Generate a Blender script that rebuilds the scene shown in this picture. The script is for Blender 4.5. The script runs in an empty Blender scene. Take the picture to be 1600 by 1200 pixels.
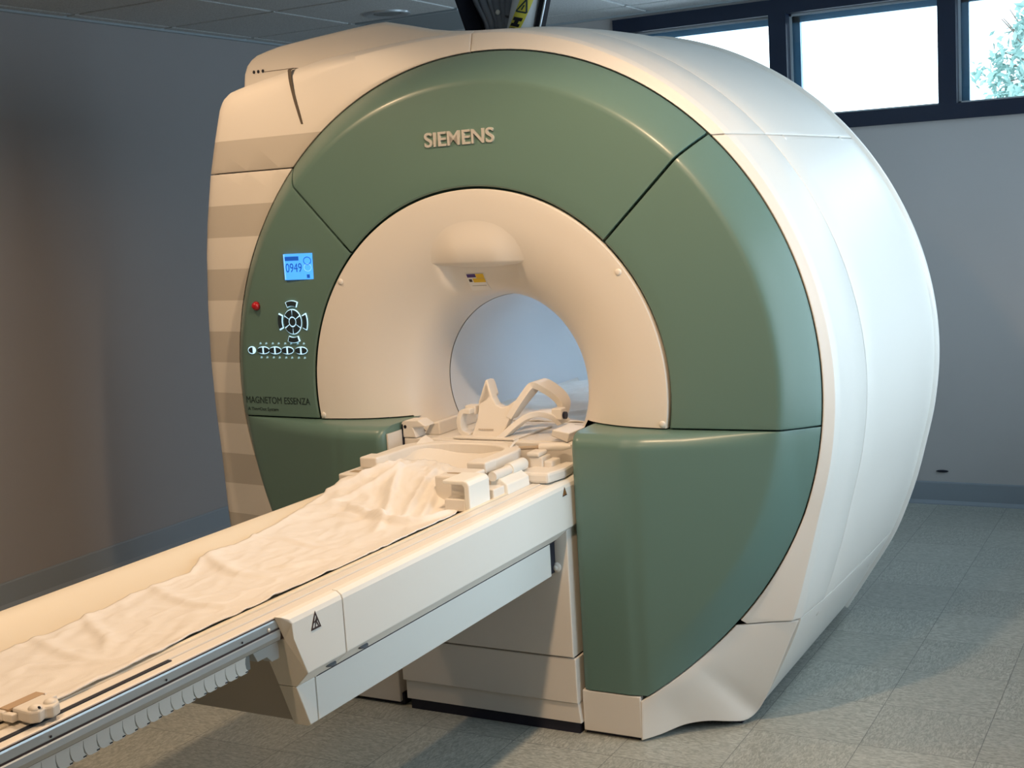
import bpy, bmesh, math, random
from mathutils import Vector, Matrix, noise
random.seed(7)
PI = math.pi
C = bpy.context.scene.collection
scn = bpy.context.scene

# ------------------------------------------------------------------ camera
cam = bpy.data.cameras.new('camera'); camo = bpy.data.objects.new('camera', cam); C.objects.link(camo)
yaw, pitch, roll = 0.49909, 0.13473, -0.05996
f_ = Vector((-math.sin(yaw)*math.cos(pitch), math.cos(yaw)*math.cos(pitch), -math.sin(pitch)))
r_ = Vector((math.cos(yaw), math.sin(yaw), 0)); u_ = r_.cross(f_)
r2 = r_*math.cos(roll)+u_*math.sin(roll); u2 = -r_*math.sin(roll)+u_*math.cos(roll)
M = Matrix((r2, u2, -f_)).transposed().to_4x4(); M.translation = Vector((2.0705, -3.5808, 1.62))
camo.matrix_world = M
cam.sensor_width = 36; cam.lens = 36*2050.25/1600; cam.clip_start = .05; cam.clip_end = 200
scn.camera = camo
# ------------------------------------------------------------------ exposure, world
vs = scn.view_settings
vs.view_transform = 'Standard'; vs.look = 'None'; vs.gamma = 1; vs.use_curve_mapping = False; vs.exposure = 0.0
w = bpy.data.worlds.new('sky'); scn.world = w; w.use_nodes = True
wn = w.node_tree.nodes; wl = w.node_tree.links
wn['Background'].inputs[0].default_value = (.80, .91, 1.0, 1); wn['Background'].inputs[1].default_value = 5.1
CEIL = 2.6; WL = -2.62; WB = 3.13; WR = 2.55; WF = -5.0
RPANES = [(-1.03+.83*k, -1.03+.83*k+.75) for k in range(5)]; RZ0 = .60     # assumed windows in the unseen right wall, sized for their daylight (y ranges)
# lamp positions: the warm recessed ceiling downlights in front of the scanner
LAMPS = [(.78, -.95, 96.0), (-1.08, -.66, 48.0), (.78, -2.9, 88.0)]     # x, y, watts
LAMP_COL = (1.0, .67, .40)
# window daylight portals (the openings themselves)
for (x0, x1) in ((-.76, .03), (.12, .86), (.945, 1.75), (1.83, 2.39)):
    l = bpy.data.lights.new('window_portal', 'AREA'); l.shape = 'RECTANGLE'; l.size = x1-x0; l.size_y = .5
    l.cycles.is_portal = True
    o = bpy.data.objects.new('window_portal', l); C.objects.link(o); o.location = ((x0+x1)/2, 3.27, 2.24); o.rotation_euler = (-PI/2, 0, 0)

for (y0, y1) in RPANES:
    l = bpy.data.lights.new('window_portal', 'AREA'); l.shape = 'RECTANGLE'; l.size = 2.5-RZ0; l.size_y = y1-y0
    l.cycles.is_portal = True
    o = bpy.data.objects.new('window_portal', l); C.objects.link(o); o.location = (WR+.14, (y0+y1)/2, (RZ0+2.5)/2); o.rotation_euler = (0, PI/2, 0)
# ------------------------------------------------------------------ materials
def mat(name, col, rough=.5, metal=0, bump=0, bscale=200, emit=None, estr=0, spec=.5, coat=0, var=0, vscale=6):
    m = bpy.data.materials.new(name); m.use_nodes = True; nt = m.node_tree; b = nt.nodes['Principled BSDF']
    b.inputs['Base Color'].default_value = (*col, 1); b.inputs['Roughness'].default_value = rough
    b.inputs['Metallic'].default_value = metal; b.inputs['Specular IOR Level'].default_value = spec
    b.inputs['Coat Weight'].default_value = coat; b.inputs['Coat Roughness'].default_value = .2
    if emit: b.inputs['Emission Color'].default_value = (*emit, 1); b.inputs['Emission Strength'].default_value = estr
    if bump or var:
        tc = nt.nodes.new('ShaderNodeTexCoord')
    if bump:
        n = nt.nodes.new('ShaderNodeTexNoise'); n.inputs['Scale'].default_value = bscale
        bp = nt.nodes.new('ShaderNodeBump'); bp.inputs['Strength'].default_value = bump; bp.inputs['Distance'].default_value = .002
        nt.links.new(tc.outputs['Object'], n.inputs['Vector']); nt.links.new(n.outputs[0], bp.inputs['Height']); nt.links.new(bp.outputs[0], b.inputs['Normal'])
    if var:
        n = nt.nodes.new('ShaderNodeTexNoise'); n.inputs['Scale'].default_value = vscale; n.inputs['Detail'].default_value = 6
        mx = nt.nodes.new('ShaderNodeMix'); mx.data_type = 'RGBA'
        mx.inputs[6].default_value = (*[c*(1-var) for c in col], 1); mx.inputs[7].default_value = (*[min(1, c*(1+var)) for c in col], 1)
        nt.links.new(tc.outputs['Object'], n.inputs['Vector']); nt.links.new(n.outputs[0], mx.inputs[0]); nt.links.new(mx.outputs[2], b.inputs['Base Color'])
    return m
cream = mat('cream_plastic', (.77, .74, .69), .38, bump=.03, bscale=500)
creamd = mat('cream_tabletop', (.78, .72, .60), .45, bump=.03, bscale=400)
green = mat('green_lacquer', (.115, .205, .178), .40, bump=.03, bscale=600, coat=.15)
dark = mat('dark_gap', (.012, .016, .03), .7)
darkgreen = mat('dark_green_gap', (.02, .06, .055), .6)
foot = mat('black_base', (.012, .013, .03), .6)
greytab = mat('grey_white_plastic', (.83, .83, .79), .42, bump=.03, bscale=500)
alu = mat('brushed_aluminium', (.50, .54, .56), .38, .85, bump=.05, bscale=300)
cloth = mat('white_cotton', (.78, .765, .74), .9, bump=.25, bscale=900)
black = mat('black_plastic', (.012, .013, .02), .75, spec=.2)
blacktrim = mat('navy_window_frame', (.008, .018, .045), .35)
silver = mat('silver_letters', (.78, .76, .71), .35, .45)
ink = mat('dark_green_print', (.012, .03, .03), .6)
brown = mat('brown_ink', (.05, .03, .03), .6)
yellow = mat('yellow_label', (.75, .50, .03), .5)
purple = mat('violet_label', (.06, .03, .2), .5)
white = mat('white_label', (.8, .8, .78), .5)
red = mat('red_button', (.42, .005, .012), .18, coat=.5)
glow = mat('button_backlight', (.5, .8, 1), .5, emit=(.50, .80, 1.0), estr=1.0)
dimglow = mat('icon_backlight', (.3, .5, .6), .5, emit=(.30, .62, .75), estr=.45)
lcd = mat('lcd_backlight', (.05, .3, .9), .3, emit=(.07, .36, 1.0), estr=1.0)
lcdline = mat('lcd_dark_segments', (.01, .10, .5), .4, emit=(.01, .10, .55), estr=.5)
lcdpale = mat('lcd_pale_segments', (.2, .5, 1), .4, emit=(.2, .55, 1), estr=.9)
steelgrey = mat('grey_cable', (.16, .18, .21), .45)
hosegrey = mat('pale_grey_hose', (.55, .58, .60), .5)
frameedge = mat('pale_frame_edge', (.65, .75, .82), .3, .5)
lampmetal = mat('downlight_trim', (.45, .5, .54), .3, .6)
bulbm = mat('lamp_glow', (1, .8, .6), .5, emit=(1, .75, .5), estr=6)
leafm = mat('tree_leaf', (.20, .33, .30), .7, var=.3, vscale=3)
bark = mat('tree_bark', (.12, .10, .08), .9, bump=.3, bscale=20)
eave = mat('eave_paint', (.20, .26, .33), .7)
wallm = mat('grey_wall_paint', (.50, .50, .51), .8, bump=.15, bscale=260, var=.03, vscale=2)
wallm2 = mat('shaded_grey_wall_paint', (.34, .335, .345), .8, bump=.15, bscale=260, var=.03, vscale=2)  # same paint as the back wall, darkened to carry the left wall's shade
wallm3 = mat('low_bounce_wall_paint', (.16, .16, .165), .8)  # unseen walls, darkened to cut the light they bounce back
basem = mat('blue_grey_vinyl_base', (.27, .32, .37), .5)

def stripe_mat():
    m = bpy.data.materials.new('cream_with_tan_bands'); m.use_nodes = True; nt = m.node_tree; b = nt.nodes['Principled BSDF']
    b.inputs['Roughness'].default_value = .42
    tc = nt.nodes.new('ShaderNodeTexCoord'); sp = nt.nodes.new('ShaderNodeSeparateXYZ'); nt.links.new(tc.outputs['Object'], sp.inputs[0])
    a = nt.nodes.new('ShaderNodeMath'); a.operation = 'SUBTRACT'; a.inputs[1].default_value = 1.795-.227*9; nt.links.new(sp.outputs[2], a.inputs[0])
    d = nt.nodes.new('ShaderNodeMath'); d.operation = 'DIVIDE'; d.inputs[1].default_value = .227; nt.links.new(a.outputs[0], d.inputs[0])
    f = nt.nodes.new('ShaderNodeMath'); f.operation = 'FRACT'; nt.links.new(d.outputs[0], f.inputs[0])
    g = nt.nodes.new('ShaderNodeMath'); g.operation = 'LESS_THAN'; g.inputs[1].default_value = .5; nt.links.new(f.outputs[0], g.inputs[0])
    h = nt.nodes.new('ShaderNodeMath'); h.operation = 'LESS_THAN'; h.inputs[1].default_value = 1.909; nt.links.new(sp.outputs[2], h.inputs[0])
    k = nt.nodes.new('ShaderNodeMath'); k.operation = 'MULTIPLY'; nt.links.new(g.outputs[0], k.inputs[0]); nt.links.new(h.outputs[0], k.inputs[1])
    mx = nt.nodes.new('ShaderNodeMix'); mx.data_type = 'RGBA'; mx.inputs[6].default_value = (.77, .74, .69, 1); mx.inputs[7].default_value = (.56, .53, .48, 1)
    nt.links.new(k.outputs[0], mx.inputs[0]); nt.links.new(mx.outputs[2], b.inputs['Base Color'])
    return m
stripem = stripe_mat()

def floor_mat():
    m = bpy.data.materials.new('mottled_vinyl_tiles'); m.use_nodes = True; nt = m.node_tree; b = nt.nodes['Principled BSDF']
    tc = nt.nodes.new('ShaderNodeTexCoord')
    mp = nt.nodes.new('ShaderNodeMapping'); mp.inputs['Location'].default_value = (-1.156, -.41, 0); nt.links.new(tc.outputs['Object'], mp.inputs[0])
    br = nt.nodes.new('ShaderNodeTexBrick'); br.offset = 0; br.inputs['Scale'].default_value = 1
    br.inputs['Brick Width'].default_value = .325; br.inputs['Row Height'].default_value = .325; br.inputs['Mortar Size'].default_value = .0012
    br.inputs['Color1'].default_value = (.95, .95, .95, 1); br.inputs['Color2'].default_value = (1.1, 1.1, 1.1, 1); br.inputs['Mortar'].default_value = (.42, .42, .45, 1)
    nt.links.new(mp.outputs[0], br.inputs[0])
    ck = nt.nodes.new('ShaderNodeTexChecker'); ck.inputs['Scale'].default_value = 1/.325; nt.links.new(mp.outputs[0], ck.inputs[0])
    def streak(sx, sy):
        q = nt.nodes.new('ShaderNodeMapping'); q.inputs['Scale'].default_value = (sx, sy, 1); nt.links.new(tc.outputs['Object'], q.inputs[0])
        n = nt.nodes.new('ShaderNodeTexNoise'); n.inputs['Scale'].default_value = 1; n.inputs['Detail'].default_value = 5; n.inputs['Distortion'].default_value = 1.2
        nt.links.new(q.outputs[0], n.inputs[0]); return n
    n1 = streak(45, 130); n2 = streak(130, 45)
    mx = nt.nodes.new('ShaderNodeMix'); nt.links.new(ck.outputs[1], mx.inputs[0]); nt.links.new(n1.outputs[0], mx.inputs[2]); nt.links.new(n2.outputs[0], mx.inputs[3])
    cr = nt.nodes.new('ShaderNodeValToRGB'); cr.color_ramp.elements[0].position = .38; cr.color_ramp.elements[1].position = .64
    cr.color_ramp.elements[0].color = (.28, .30, .27, 1); cr.color_ramp.elements[1].color = (.47, .49, .45, 1)
    nt.links.new(mx.outputs[0], cr.inputs[0])
    mu = nt.nodes.new('ShaderNodeMix'); mu.data_type = 'RGBA'; mu.blend_type = 'MULTIPLY'; mu.inputs[0].default_value = 1
    nt.links.new(cr.outputs[0], mu.inputs[6]); nt.links.new(br.outputs[0], mu.inputs[7]); nt.links.new(mu.outputs[2], b.inputs['Base Color'])
    b.inputs['Roughness'].default_value = .34; b.inputs['Specular IOR Level'].default_value = .75
    return m
def ceil_mat():
    m = bpy.data.materials.new('mineral_ceiling_tile'); m.use_nodes = True; nt = m.node_tree; b = nt.nodes['Principled BSDF']
    tc = nt.nodes.new('ShaderNodeTexCoord'); n = nt.nodes.new('ShaderNodeTexNoise'); n.inputs['Scale'].default_value = 160; n.inputs['Detail'].default_value = 4
    nt.links.new(tc.outputs['Object'], n.inputs[0])
    cr = nt.nodes.new('ShaderNodeValToRGB'); cr.color_ramp.elements[0].position = .3; cr.color_ramp.elements[1].position = .6
    cr.color_ramp.elements[0].color = (.40, .43, .45, 1); cr.color_ramp.elements[1].color = (.56, .60, .62, 1)
    nt.links.new(n.outputs[0], cr.inputs[0]); nt.links.new(cr.outputs[0], b.inputs['Base Color']); b.inputs['Roughness'].default_value = .9
    return m
def glass_mat():
    m = bpy.data.materials.new('window_glass'); m.use_nodes = True; nt = m.node_tree
    for n in list(nt.nodes): nt.nodes.remove(n)
    o = nt.nodes.new('ShaderNodeOutputMaterial'); t = nt.nodes.new('ShaderNodeBsdfTransparent'); g = nt.nodes.new('ShaderNodeBsdfGlossy')
    g.inputs['Roughness'].default_value = .02; t.inputs[0].default_value = (.93, .98, 1, 1)
    fr = nt.nodes.new('ShaderNodeFresnel'); fr.inputs[0].default_value = 1.45; mx = nt.nodes.new('ShaderNodeMixShader')
    nt.links.new(fr.outputs[0], mx.inputs[0]); nt.links.new(t.outputs[0], mx.inputs[1]); nt.links.new(g.outputs[0], mx.inputs[2]); nt.links.new(mx.outputs[0], o.inputs[0])
    return m
floorm = floor_mat(); ceilm = ceil_mat(); glassm = glass_mat()

# ------------------------------------------------------------------ helpers
def tag(o, label=None, cat=None, group=None, kind=None):
    if label: o['label'] = label
    if cat: o['category'] = cat
    if group: o['group'] = group
    if kind: o['kind'] = kind
    return o
def empty(name, loc, label, cat, group=None):
    o = bpy.data.objects.new(name, None); C.objects.link(o); o.location = loc; o.empty_display_size = .05
    return tag(o, label, cat, group)
def obj(name, bm, m, parent=None, smooth=False, bevel=0, solid=0, label=None, segs=2):
    """link a bmesh as ONE object; vertex positions are world, made local to the parent's location"""
    me = bpy.data.meshes.new(name); bmesh.ops.remove_doubles(bm, verts=bm.verts, dist=1e-6) if not solid else None
    if smooth:
        bm.normal_update()
        for e in bm.edges:
            if len(e.link_faces) == 2 and e.calc_face_angle(0) > math.radians(34): e.smooth = False
        for f in bm.faces: f.smooth = True
    bm.to_mesh(me); bm.free()
    me.materials.append(m)
    o = bpy.data.objects.new(name, me); C.objects.link(o)
    if parent:
        o.parent = parent; q = parent; off = Vector((0, 0, 0))
        while q: off += q.location; q = q.parent
        o.location = -off
    if solid:
        s = o.modifiers.new('s', 'SOLIDIFY'); s.thickness = solid; s.offset = -1
    if bevel:
        b = o.modifiers.new('b', 'BEVEL'); b.width = bevel; b.segments = segs; b.limit_method = 'ANGLE'; b.angle_limit = math.radians(40); b.harden_normals = False
    if label: o['label'] = label
    return o
def smoothall(o):
    for p in o.data.polygons: p.use_smooth = True
    return o
def box(bm, x0, x1, y0, y1, z0, z1):
    v = [bm.verts.new(p) for p in ((x0,y0,z0),(x1,y0,z0),(x1,y1,z0),(x0,y1,z0),(x0,y0,z1),(x1,y0,z1),(x1,y1,z1),(x0,y1,z1))]
    for q in ((0,3,2,1),(4,5,6,7),(0,1,5,4),(1,2,6,5),(2,3,7,6),(3,0,4,7)): bm.faces.new([v[i] for i in q])
    return v
def nb(): return bmesh.new()
def bx(name, m, x0, x1, y0, y1, z0, z1, parent=None, bevel=0, label=None):
    b = nb(); box(b, x0, x1, y0, y1, z0, z1); return obj(name, b, m, parent, bevel=bevel, label=label)
def prism(bm, pts, axis, a, b, fa=None, fb=None):
    """closed polygon extruded along an axis from a to b (fa, fb optional functions of the point)"""
    def P(p, t):
        if axis == 'y': return (p[0], t, p[1])
        if axis == 'x': return (t, p[0], p[1])
        return (p[0], p[1], t)
    va = [bm.verts.new(P(p, fa(p) if fa else a)) for p in pts]; vb = [bm.verts.new(P(p, fb(p) if fb else b)) for p in pts]
    n = len(pts)
    for i in range(n): bm.faces.new((va[i], va[(i+1) % n], vb[(i+1) % n], vb[i]))
    bm.faces.new(list(reversed(va))); bm.faces.new(vb)
    bmesh.ops.recalc_face_normals(bm, faces=bm.faces)
def grid(bm, P, nu, nv, flip=False, closed=False):
    V = [[bm.verts.new(P(i, j)) for j in range(nv)] for i in range(nu)]
    for i in range(nu-1 if not closed else nu):
        for j in range(nv-1):
            q = (V[i][j], V[(i+1) % nu][j], V[(i+1) % nu][j+1], V[i][j+1])
            try: bm.faces.new(q[::-1] if flip else q)
            except ValueError: pass
    return V
def tube(bm, pts, r, n=12, caps=True):
    pts = [Vector(p) for p in pts]; rings = []; up = Vector((0, 0, 1))
    for i, p in enumerate(pts):
        d = (pts[min(i+1, len(pts)-1)]-pts[max(i-1, 0)]).normalized()
        a = d.cross(up); a = a.normalized() if a.length > .05 else Vector((1, 0, 0)); b = a.cross(d).normalized()
        rr = r[i] if isinstance(r, (list, tuple)) else r
        rings.append([bm.verts.new(p+a*rr*math.cos(2*PI*k/n)+b*rr*math.sin(2*PI*k/n)) for k in range(n)])
    for A, B in zip(rings, rings[1:]):
        for k in range(n): bm.faces.new((A[k], A[(k+1) % n], B[(k+1) % n], B[k]))
    if caps: bm.faces.new(rings[0][::-1]); bm.faces.new(rings[-1])
    bmesh.ops.recalc_face_normals(bm, faces=bm.faces)
def bez(pts, n=8):
    """Catmull-Rom through points"""
    P = [Vector(p) for p in pts]; out = []
    for i in range(len(P)-1):
        p0 = P[max(i-1, 0)]; p1 = P[i]; p2 = P[i+1]; p3 = P[min(i+2, len(P)-1)]
        for k in range(n):
            t = k/n
            out.append(.5*((2*p1)+(p2-p0)*t+(2*p0-5*p1+4*p2-p3)*t*t+(3*p1-p0-3*p2+p3)*t**3))
    out.append(P[-1]); return out
def interp(tab, x):
    if x <= tab[0][0]: return tab[0][1]
    for (a, fa), (b, fb) in zip(tab, tab[1:]):
        if x <= b: return fa+(fb-fa)*(x-a)/(b-a)
    return tab[-1][1]
def smooth_interp(tab, x):
    if x <= tab[0][0]: return tab[0][1]
    n = len(tab)
    for i in range(n-1):
        a, fa = tab[i]; b, fb = tab[i+1]
        if x <= b:
            h = b-a; t = (x-a)/h
            m0 = (fb-tab[i-1][1])/(b-tab[i-1][0]) if i > 0 else (fb-fa)/h
            m1 = (tab[i+2][1]-fa)/(tab[i+2][0]-a) if i < n-2 else (fb-fa)/h
            return (2*t**3-3*t*t+1)*fa+(t**3-2*t*t+t)*h*m0+(-2*t**3+3*t*t)*fb+(t**3-t*t)*h*m1
    return tab[-1][1]
def sst(t): t = max(0, min(1, t)); return t*t*(3-2*t)
def clip(bm, planes):
    """each plane: (point, outward normal); what lies outside is removed"""
    for co, no in planes:
        bmesh.ops.bisect_plane(bm, geom=bm.verts[:]+bm.edges[:]+bm.faces[:], plane_co=co, plane_no=no, clear_outer=True, dist=1e-7)
def text(name, s, m, w, h, loc, parent, rot=(PI/2, 0, 0), ext=.001, bev=0, bold=0, conform=None):
    """lettering as a mesh: w wide, h high, lower left corner at loc"""
    cu = bpy.data.curves.new(name, 'FONT'); cu.body = s; cu.extrude = ext; cu.bevel_depth = bev; cu.offset = bold; cu.size = 1
    t = bpy.data.objects.new(name, cu); C.objects.link(t)
    bpy.context.view_layer.update()
    me = bpy.data.meshes.new_from_object(t.evaluated_get(bpy.context.evaluated_depsgraph_get()))
    bpy.data.objects.remove(t); bpy.data.curves.remove(cu)
    xs = [v.co.x for v in me.vertices]; ys = [v.co.y for v in me.vertices]
    x0, x1, y0, y1 = min(xs), max(xs), min(ys), max(ys)
    R = Matrix.Rotation(rot[2], 3, 'Z') @ Matrix.Rotation(rot[1], 3, 'Y') @ Matrix.Rotation(rot[0], 3, 'X')
    for v in me.vertices:
        q = Vector(((v.co.x-x0)/(x1-x0)*w, (v.co.y-y0)/(y1-y0)*h, v.co.z)); v.co = R @ q + Vector(loc)
    if conform:
        for v in me.vertices: v.co.y += conform(v.co.x, v.co.z)-loc[1]
    me.materials.clear(); me.materials.append(m); me.name = name
    o = bpy.data.objects.new(name, me); C.objects.link(o)
    if parent:
        o.parent = parent; q = parent; off = Vector((0, 0, 0))
        while q: off += q.location; q = q.parent
        o.location = -off
    return o
def flat(name, pts, thick, m, parent, axis='y', at=0, bevel=0):
    """thin raised shape: polygon in the plane across an axis"""
    b = nb(); prism(b, pts, axis, at, at+thick); return obj(name, b, m, parent, bevel=bevel)
def dome(name, c, r, m, parent, axis=(0, -1, 0), h=1.0, n=16):
    b = nb(); ax = Vector(axis).normalized(); a = ax.orthogonal().normalized(); d = ax.cross(a); c = Vector(c)
    def P(i, j):
        t = j/6*PI/2; return c+(a*math.cos(2*PI*i/n)+d*math.sin(2*PI*i/n))*r*math.cos(t)+ax*r*h*math.sin(t)
    grid(b, P, n, 7, closed=True); bmesh.ops.remove_doubles(b, verts=b.verts, dist=1e-5); bmesh.ops.recalc_face_normals(b, faces=b.faces)
    return obj(name, b, m, parent, smooth=True)

# ------------------------------------------------------------------ the room
def struct(name, bm, m, parent=None, **k):
    o = obj(name, bm, m, parent, **k)
    if not parent: o['kind'] = 'structure'
    return o
b = nb(); box(b, WL-.1, WR+.1, WF-.1, WB+.1, -.1, 0); struct('floor', b, floorm)
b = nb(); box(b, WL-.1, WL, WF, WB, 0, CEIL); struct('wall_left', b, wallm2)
ry0, ry1 = RPANES[0][0]-.07, RPANES[-1][1]+.07
b = nb(); box(b, WR, WR+.15, WF, WB, 0, RZ0-.075); box(b, WR, WR+.15, WF, ry0, RZ0-.075, CEIL); box(b, WR, WR+.15, ry1, WB, RZ0-.075, CEIL); box(b, WR, WR+.15, ry0, ry1, 2.575, CEIL); struct('wall_right', b, wallm3)
b = nb()
box(b, WR-.02, WR+.10, ry0, ry1, RZ0-.075, RZ0); box(b, WR-.02, WR+.10, ry0, ry1, 2.50, 2.575)
for a0, a1 in zip([ry0]+[q[1] for q in RPANES], [q[0] for q in RPANES]+[ry1]): box(b, WR-.02, WR+.10, a0, a1, RZ0, 2.50)
win2 = struct('assumed_window', b, blacktrim)
for y0, y1 in RPANES:
    b = nb(); box(b, WR+.055, WR+.060, y0, y1, RZ0, 2.5); obj('window_pane', b, glassm, win2)
b = nb(); box(b, WL, WR, WF-.1, WF, 0, CEIL); struct('wall_front', b, wallm3)
# back wall with the strip window opening
wx0, wx1, wz0, wz1 = -.83, 2.46, 1.907, 2.575
b = nb(); box(b, WL-.1, WR+.1, WB, WB+.2, 0, wz0); box(b, WL-.1, wx0, WB, WB+.2, wz0, CEIL); box(b, wx1, WR+.1, WB, WB+.2, wz0, CEIL); box(b, wx0, wx1, WB, WB+.2, wz1, CEIL+.1)
struct('wall_back', b, wallm)
# ceiling: slab with tegular tiles; T grid
b = nb(); box(b, WL-.1, WR+.1, WF-.1, WB+.1, CEIL+.02, CEIL+.12); ceil = struct('ceiling', b, ceilm)
P_ = .637; gx0 = -1.895-P_*2; gy0 = .925-P_*10
xs = [gx0+P_*i for i in range(0, 10)]; ys = [gy0+P_*i for i in range(0, 15)]
VENT = (-1.895, -1.258, 2.199, 2.836)
b = nb()
for x in xs:
    for y in ys:
        if abs(x-VENT[0]) < .01 and abs(y-VENT[2]) < .01: continue
        x0, x1, y0, y1 = max(x+.012, WL), min(x+P_-.012, WR), max(y+.012, WF), min(y+P_-.012, WB)
        if x1-x0 > .03 and y1-y0 > .03: box(b, x0, x1, y0, y1, CEIL-.002, CEIL+.02)
tiles = obj('ceiling_tiles', b, ceilm, ceil, bevel=.003)
b = nb()
for x in xs:
    if WL < x < WR: box(b, x-.012, x+.012, WF, WB, CEIL+.004, CEIL+.015)
for y in ys:
    if WF < y < WB: box(b, WL, WR, y-.012, y+.012, CEIL+.004, CEIL+.015)
obj('ceiling_grid', b, mat('grid_metal', (.52, .58, .62), .5), ceil)
b = nb(); box(b, WL, WL+.022, WF, WB, CEIL-.012, CEIL+.01); box(b, WL, WR, WB-.022, WB, CEIL-.012, CEIL+.01)
obj('wall_angle', b, mat('wall_angle_paint', (.35, .42, .47), .5), ceil)
# baseboards
def baseboard(name, pts, axis, a, bb):
    b = nb(); prism(b, pts, axis, a, bb); o = struct(name, b, basem); return o
baseboard('baseboard_left', [(WL, 0), (WL+.022, 0), (WL+.020, .006), (WL+.009, .02), (WL+.007, .108), (WL+.004, .115), (WL, .115)], 'y', WF, WB)
baseboard('baseboard_back', [(WB, 0), (WB-.022, 0), (WB-.020, .006), (WB-.009, .02), (WB-.007, .108), (WB-.004, .115), (WB, .115)], 'x', WL, WR)
baseboard('baseboard_right', [(WR, 0), (WR-.022, 0), (WR-.009, .02), (WR-.007, .108), (WR, .115)], 'y', WF, WB)
# window strip: one dark frame, four lights
panes = [(-.76, .03), (.12, .86), (.945, 1.75), (1.83, 2.39)]
b = nb()
FY0, FY1 = WB-.02, WB+.10
box(b, wx0, wx1, FY0, FY1, wz0, wz0+.075); box(b, wx0, wx1, FY0, FY1, 2.50, wz1)
box(b, wx0, panes[0][0], FY0, FY1, wz0+.075, 2.50)
for (a0, a1), (c0, c1) in zip(panes, panes[1:]): box(b, a1, c0, FY0, FY1, wz0+.075, 2.50)
box(b, panes[-1][1], wx1, FY0, FY1, wz0+.075, 2.50)
win = struct('window_1', b, blacktrim)
for i, (x0, x1) in enumerate(panes):
    b = nb(); t = .010
    for (p0, p1, q0, q1) in ((x0, x0+t, 1.983, 2.5), (x1-t, x1, 1.983, 2.5), (x0, x1, 2.5-t, 2.5), (x0, x1, 1.983, 1.983+t)): box(b, p0, p1, WB+.05, WB+.065, q0, q1)
    obj('sash_edge', b, frameedge, win)
    b = nb(); box(b, x0, x1, WB+.055, WB+.060, 1.983, 2.5); obj('window_pane', b, glassm, win)
    b = nb(); box(b, x0, x0+.045, WB+.08, WB+.115, 1.983, 2.5); box(b, x0, x1, WB+.08, WB+.115, 2.46, 2.5); obj('outer_sash', b, mat('outer_sash_metal', (.10, .22, .34), .35, .3), win)
o = bx('trim_1', eave, -2.5, 4.0, WB+.2, WB+1.0, 2.60, 2.72); o['kind'] = 'structure'

# tree beyond the window
def tree(loc, R, n, label):
    t = empty('tree', (loc[0], loc[1], 0), label, 'tree')
    b = nb(); tube(b, bez([(loc[0], loc[1], 0), (loc[0]+.05, loc[1], 1), (loc[0]-.05, loc[1], loc[2])]), .07); obj('trunk', b, bark, t, smooth=True)
    b = nb()
    for k in range(26):
        a = random.uniform(0, 2*PI); l = random.uniform(.4, 1)*R; e = random.uniform(-.3, 1)
        tube(b, [(loc[0], loc[1], loc[2]-.3), (loc[0]+l*.5*math.cos(a), loc[1]+l*.5*math.sin(a), loc[2]+e*.3*R), (loc[0]+l*math.cos(a), loc[1]+l*math.sin(a), loc[2]+e*.8*R)], [.02, .01, .004], 6)
    obj('branches', b, bark, t)
    b = nb()
    for k in range(n):
        d = Vector((random.gauss(0, 1), random.gauss(0, 1), random.gauss(0, 1))).normalized()*R*random.random()**.4
        d += Vector((noise.noise(d*2)*.3, 0, noise.noise(d*2+Vector((5, 0, 0)))*.3))
        c = Vector(loc)+d; s = random.uniform(.03, .06)
        q = Matrix.Rotation(random.uniform(0, 6.3), 3, Vector((random.random(), random.random(), random.random()+.1)).normalized())
        vv = [b.verts.new(c+q @ Vector(p)*s) for p in ((-1, 0, 0), (0, .45, .1), (1, 0, 0), (0, -.45, .1))]; b.faces.new(vv)
    obj('foliage', b, leafm, t)
tree((.92, 8.0, 2.45), .62, 2300, 'leafy green tree outside, seen through the right-hand window pane')

# small dark cover plate low on the back wall
b = nb(); prism(b, [(.849+.03*math.cos(2*PI*k/20), .169+.006*math.sin(2*PI*k/20)) for k in range(20)], 'y', WB-.006, WB)
tag(obj('wall_port', b, dark), 'small flat dark oval port low on the back wall above the baseboard', 'wall port')

# downlights
def downlight(x, y, lit, label, group=None):
    t = empty('downlight', (x, y, CEIL), label, 'ceiling light', group)
    b = nb(); n = 32
    prof = [(.118, -.002), (.115, -.010), (.106, -.013), (.096, -.012), (.082, -.006), (.070, -.0035)]
    grid(b, lambda i, j: (x+prof[j][0]*math.cos(2*PI*i/n), y+prof[j][0]*math.sin(2*PI*i/n), CEIL+prof[j][1]), n, len(prof), closed=True)
    bmesh.ops.recalc_face_normals(b, faces=b.faces)
    obj('trim_ring', b, lampmetal, t, smooth=True)
    b = nb(); prism(b, [(x+.067*math.cos(2*PI*i/n), y+.067*math.sin(2*PI*i/n)) for i in range(n)], 'z', CEIL-.006, CEIL-.003)
    obj('lens', b, bulbm if lit else mat('dark_green_lens', (.03, .07, .07), .15, coat=.4), t)
    if lit:
        l = bpy.data.lights.new('lamp', 'SPOT'); l.energy = lit; l.color = LAMP_COL; l.spot_size = math.radians(160); l.spot_blend = .45; l.shadow_soft_size = .045
        lo = bpy.data.objects.new('lamp', l); C.objects.link(lo); lo.parent = t; lo.location = (0, 0, -.03)
downlight(-1.57, 2.04, False, 'round recessed ceiling light, unlit, beside the air vent above the scanner')
names = ['over the right front of the scanner', 'over the left front of the scanner', 'over the right side of the patient table foot end', 'over the left side of the patient table foot end']
for (x, y, wt), s in zip(LAMPS, names): downlight(x, y, wt, 'lit warm recessed ceiling downlight '+s, 'lit ceiling downlights')
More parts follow.
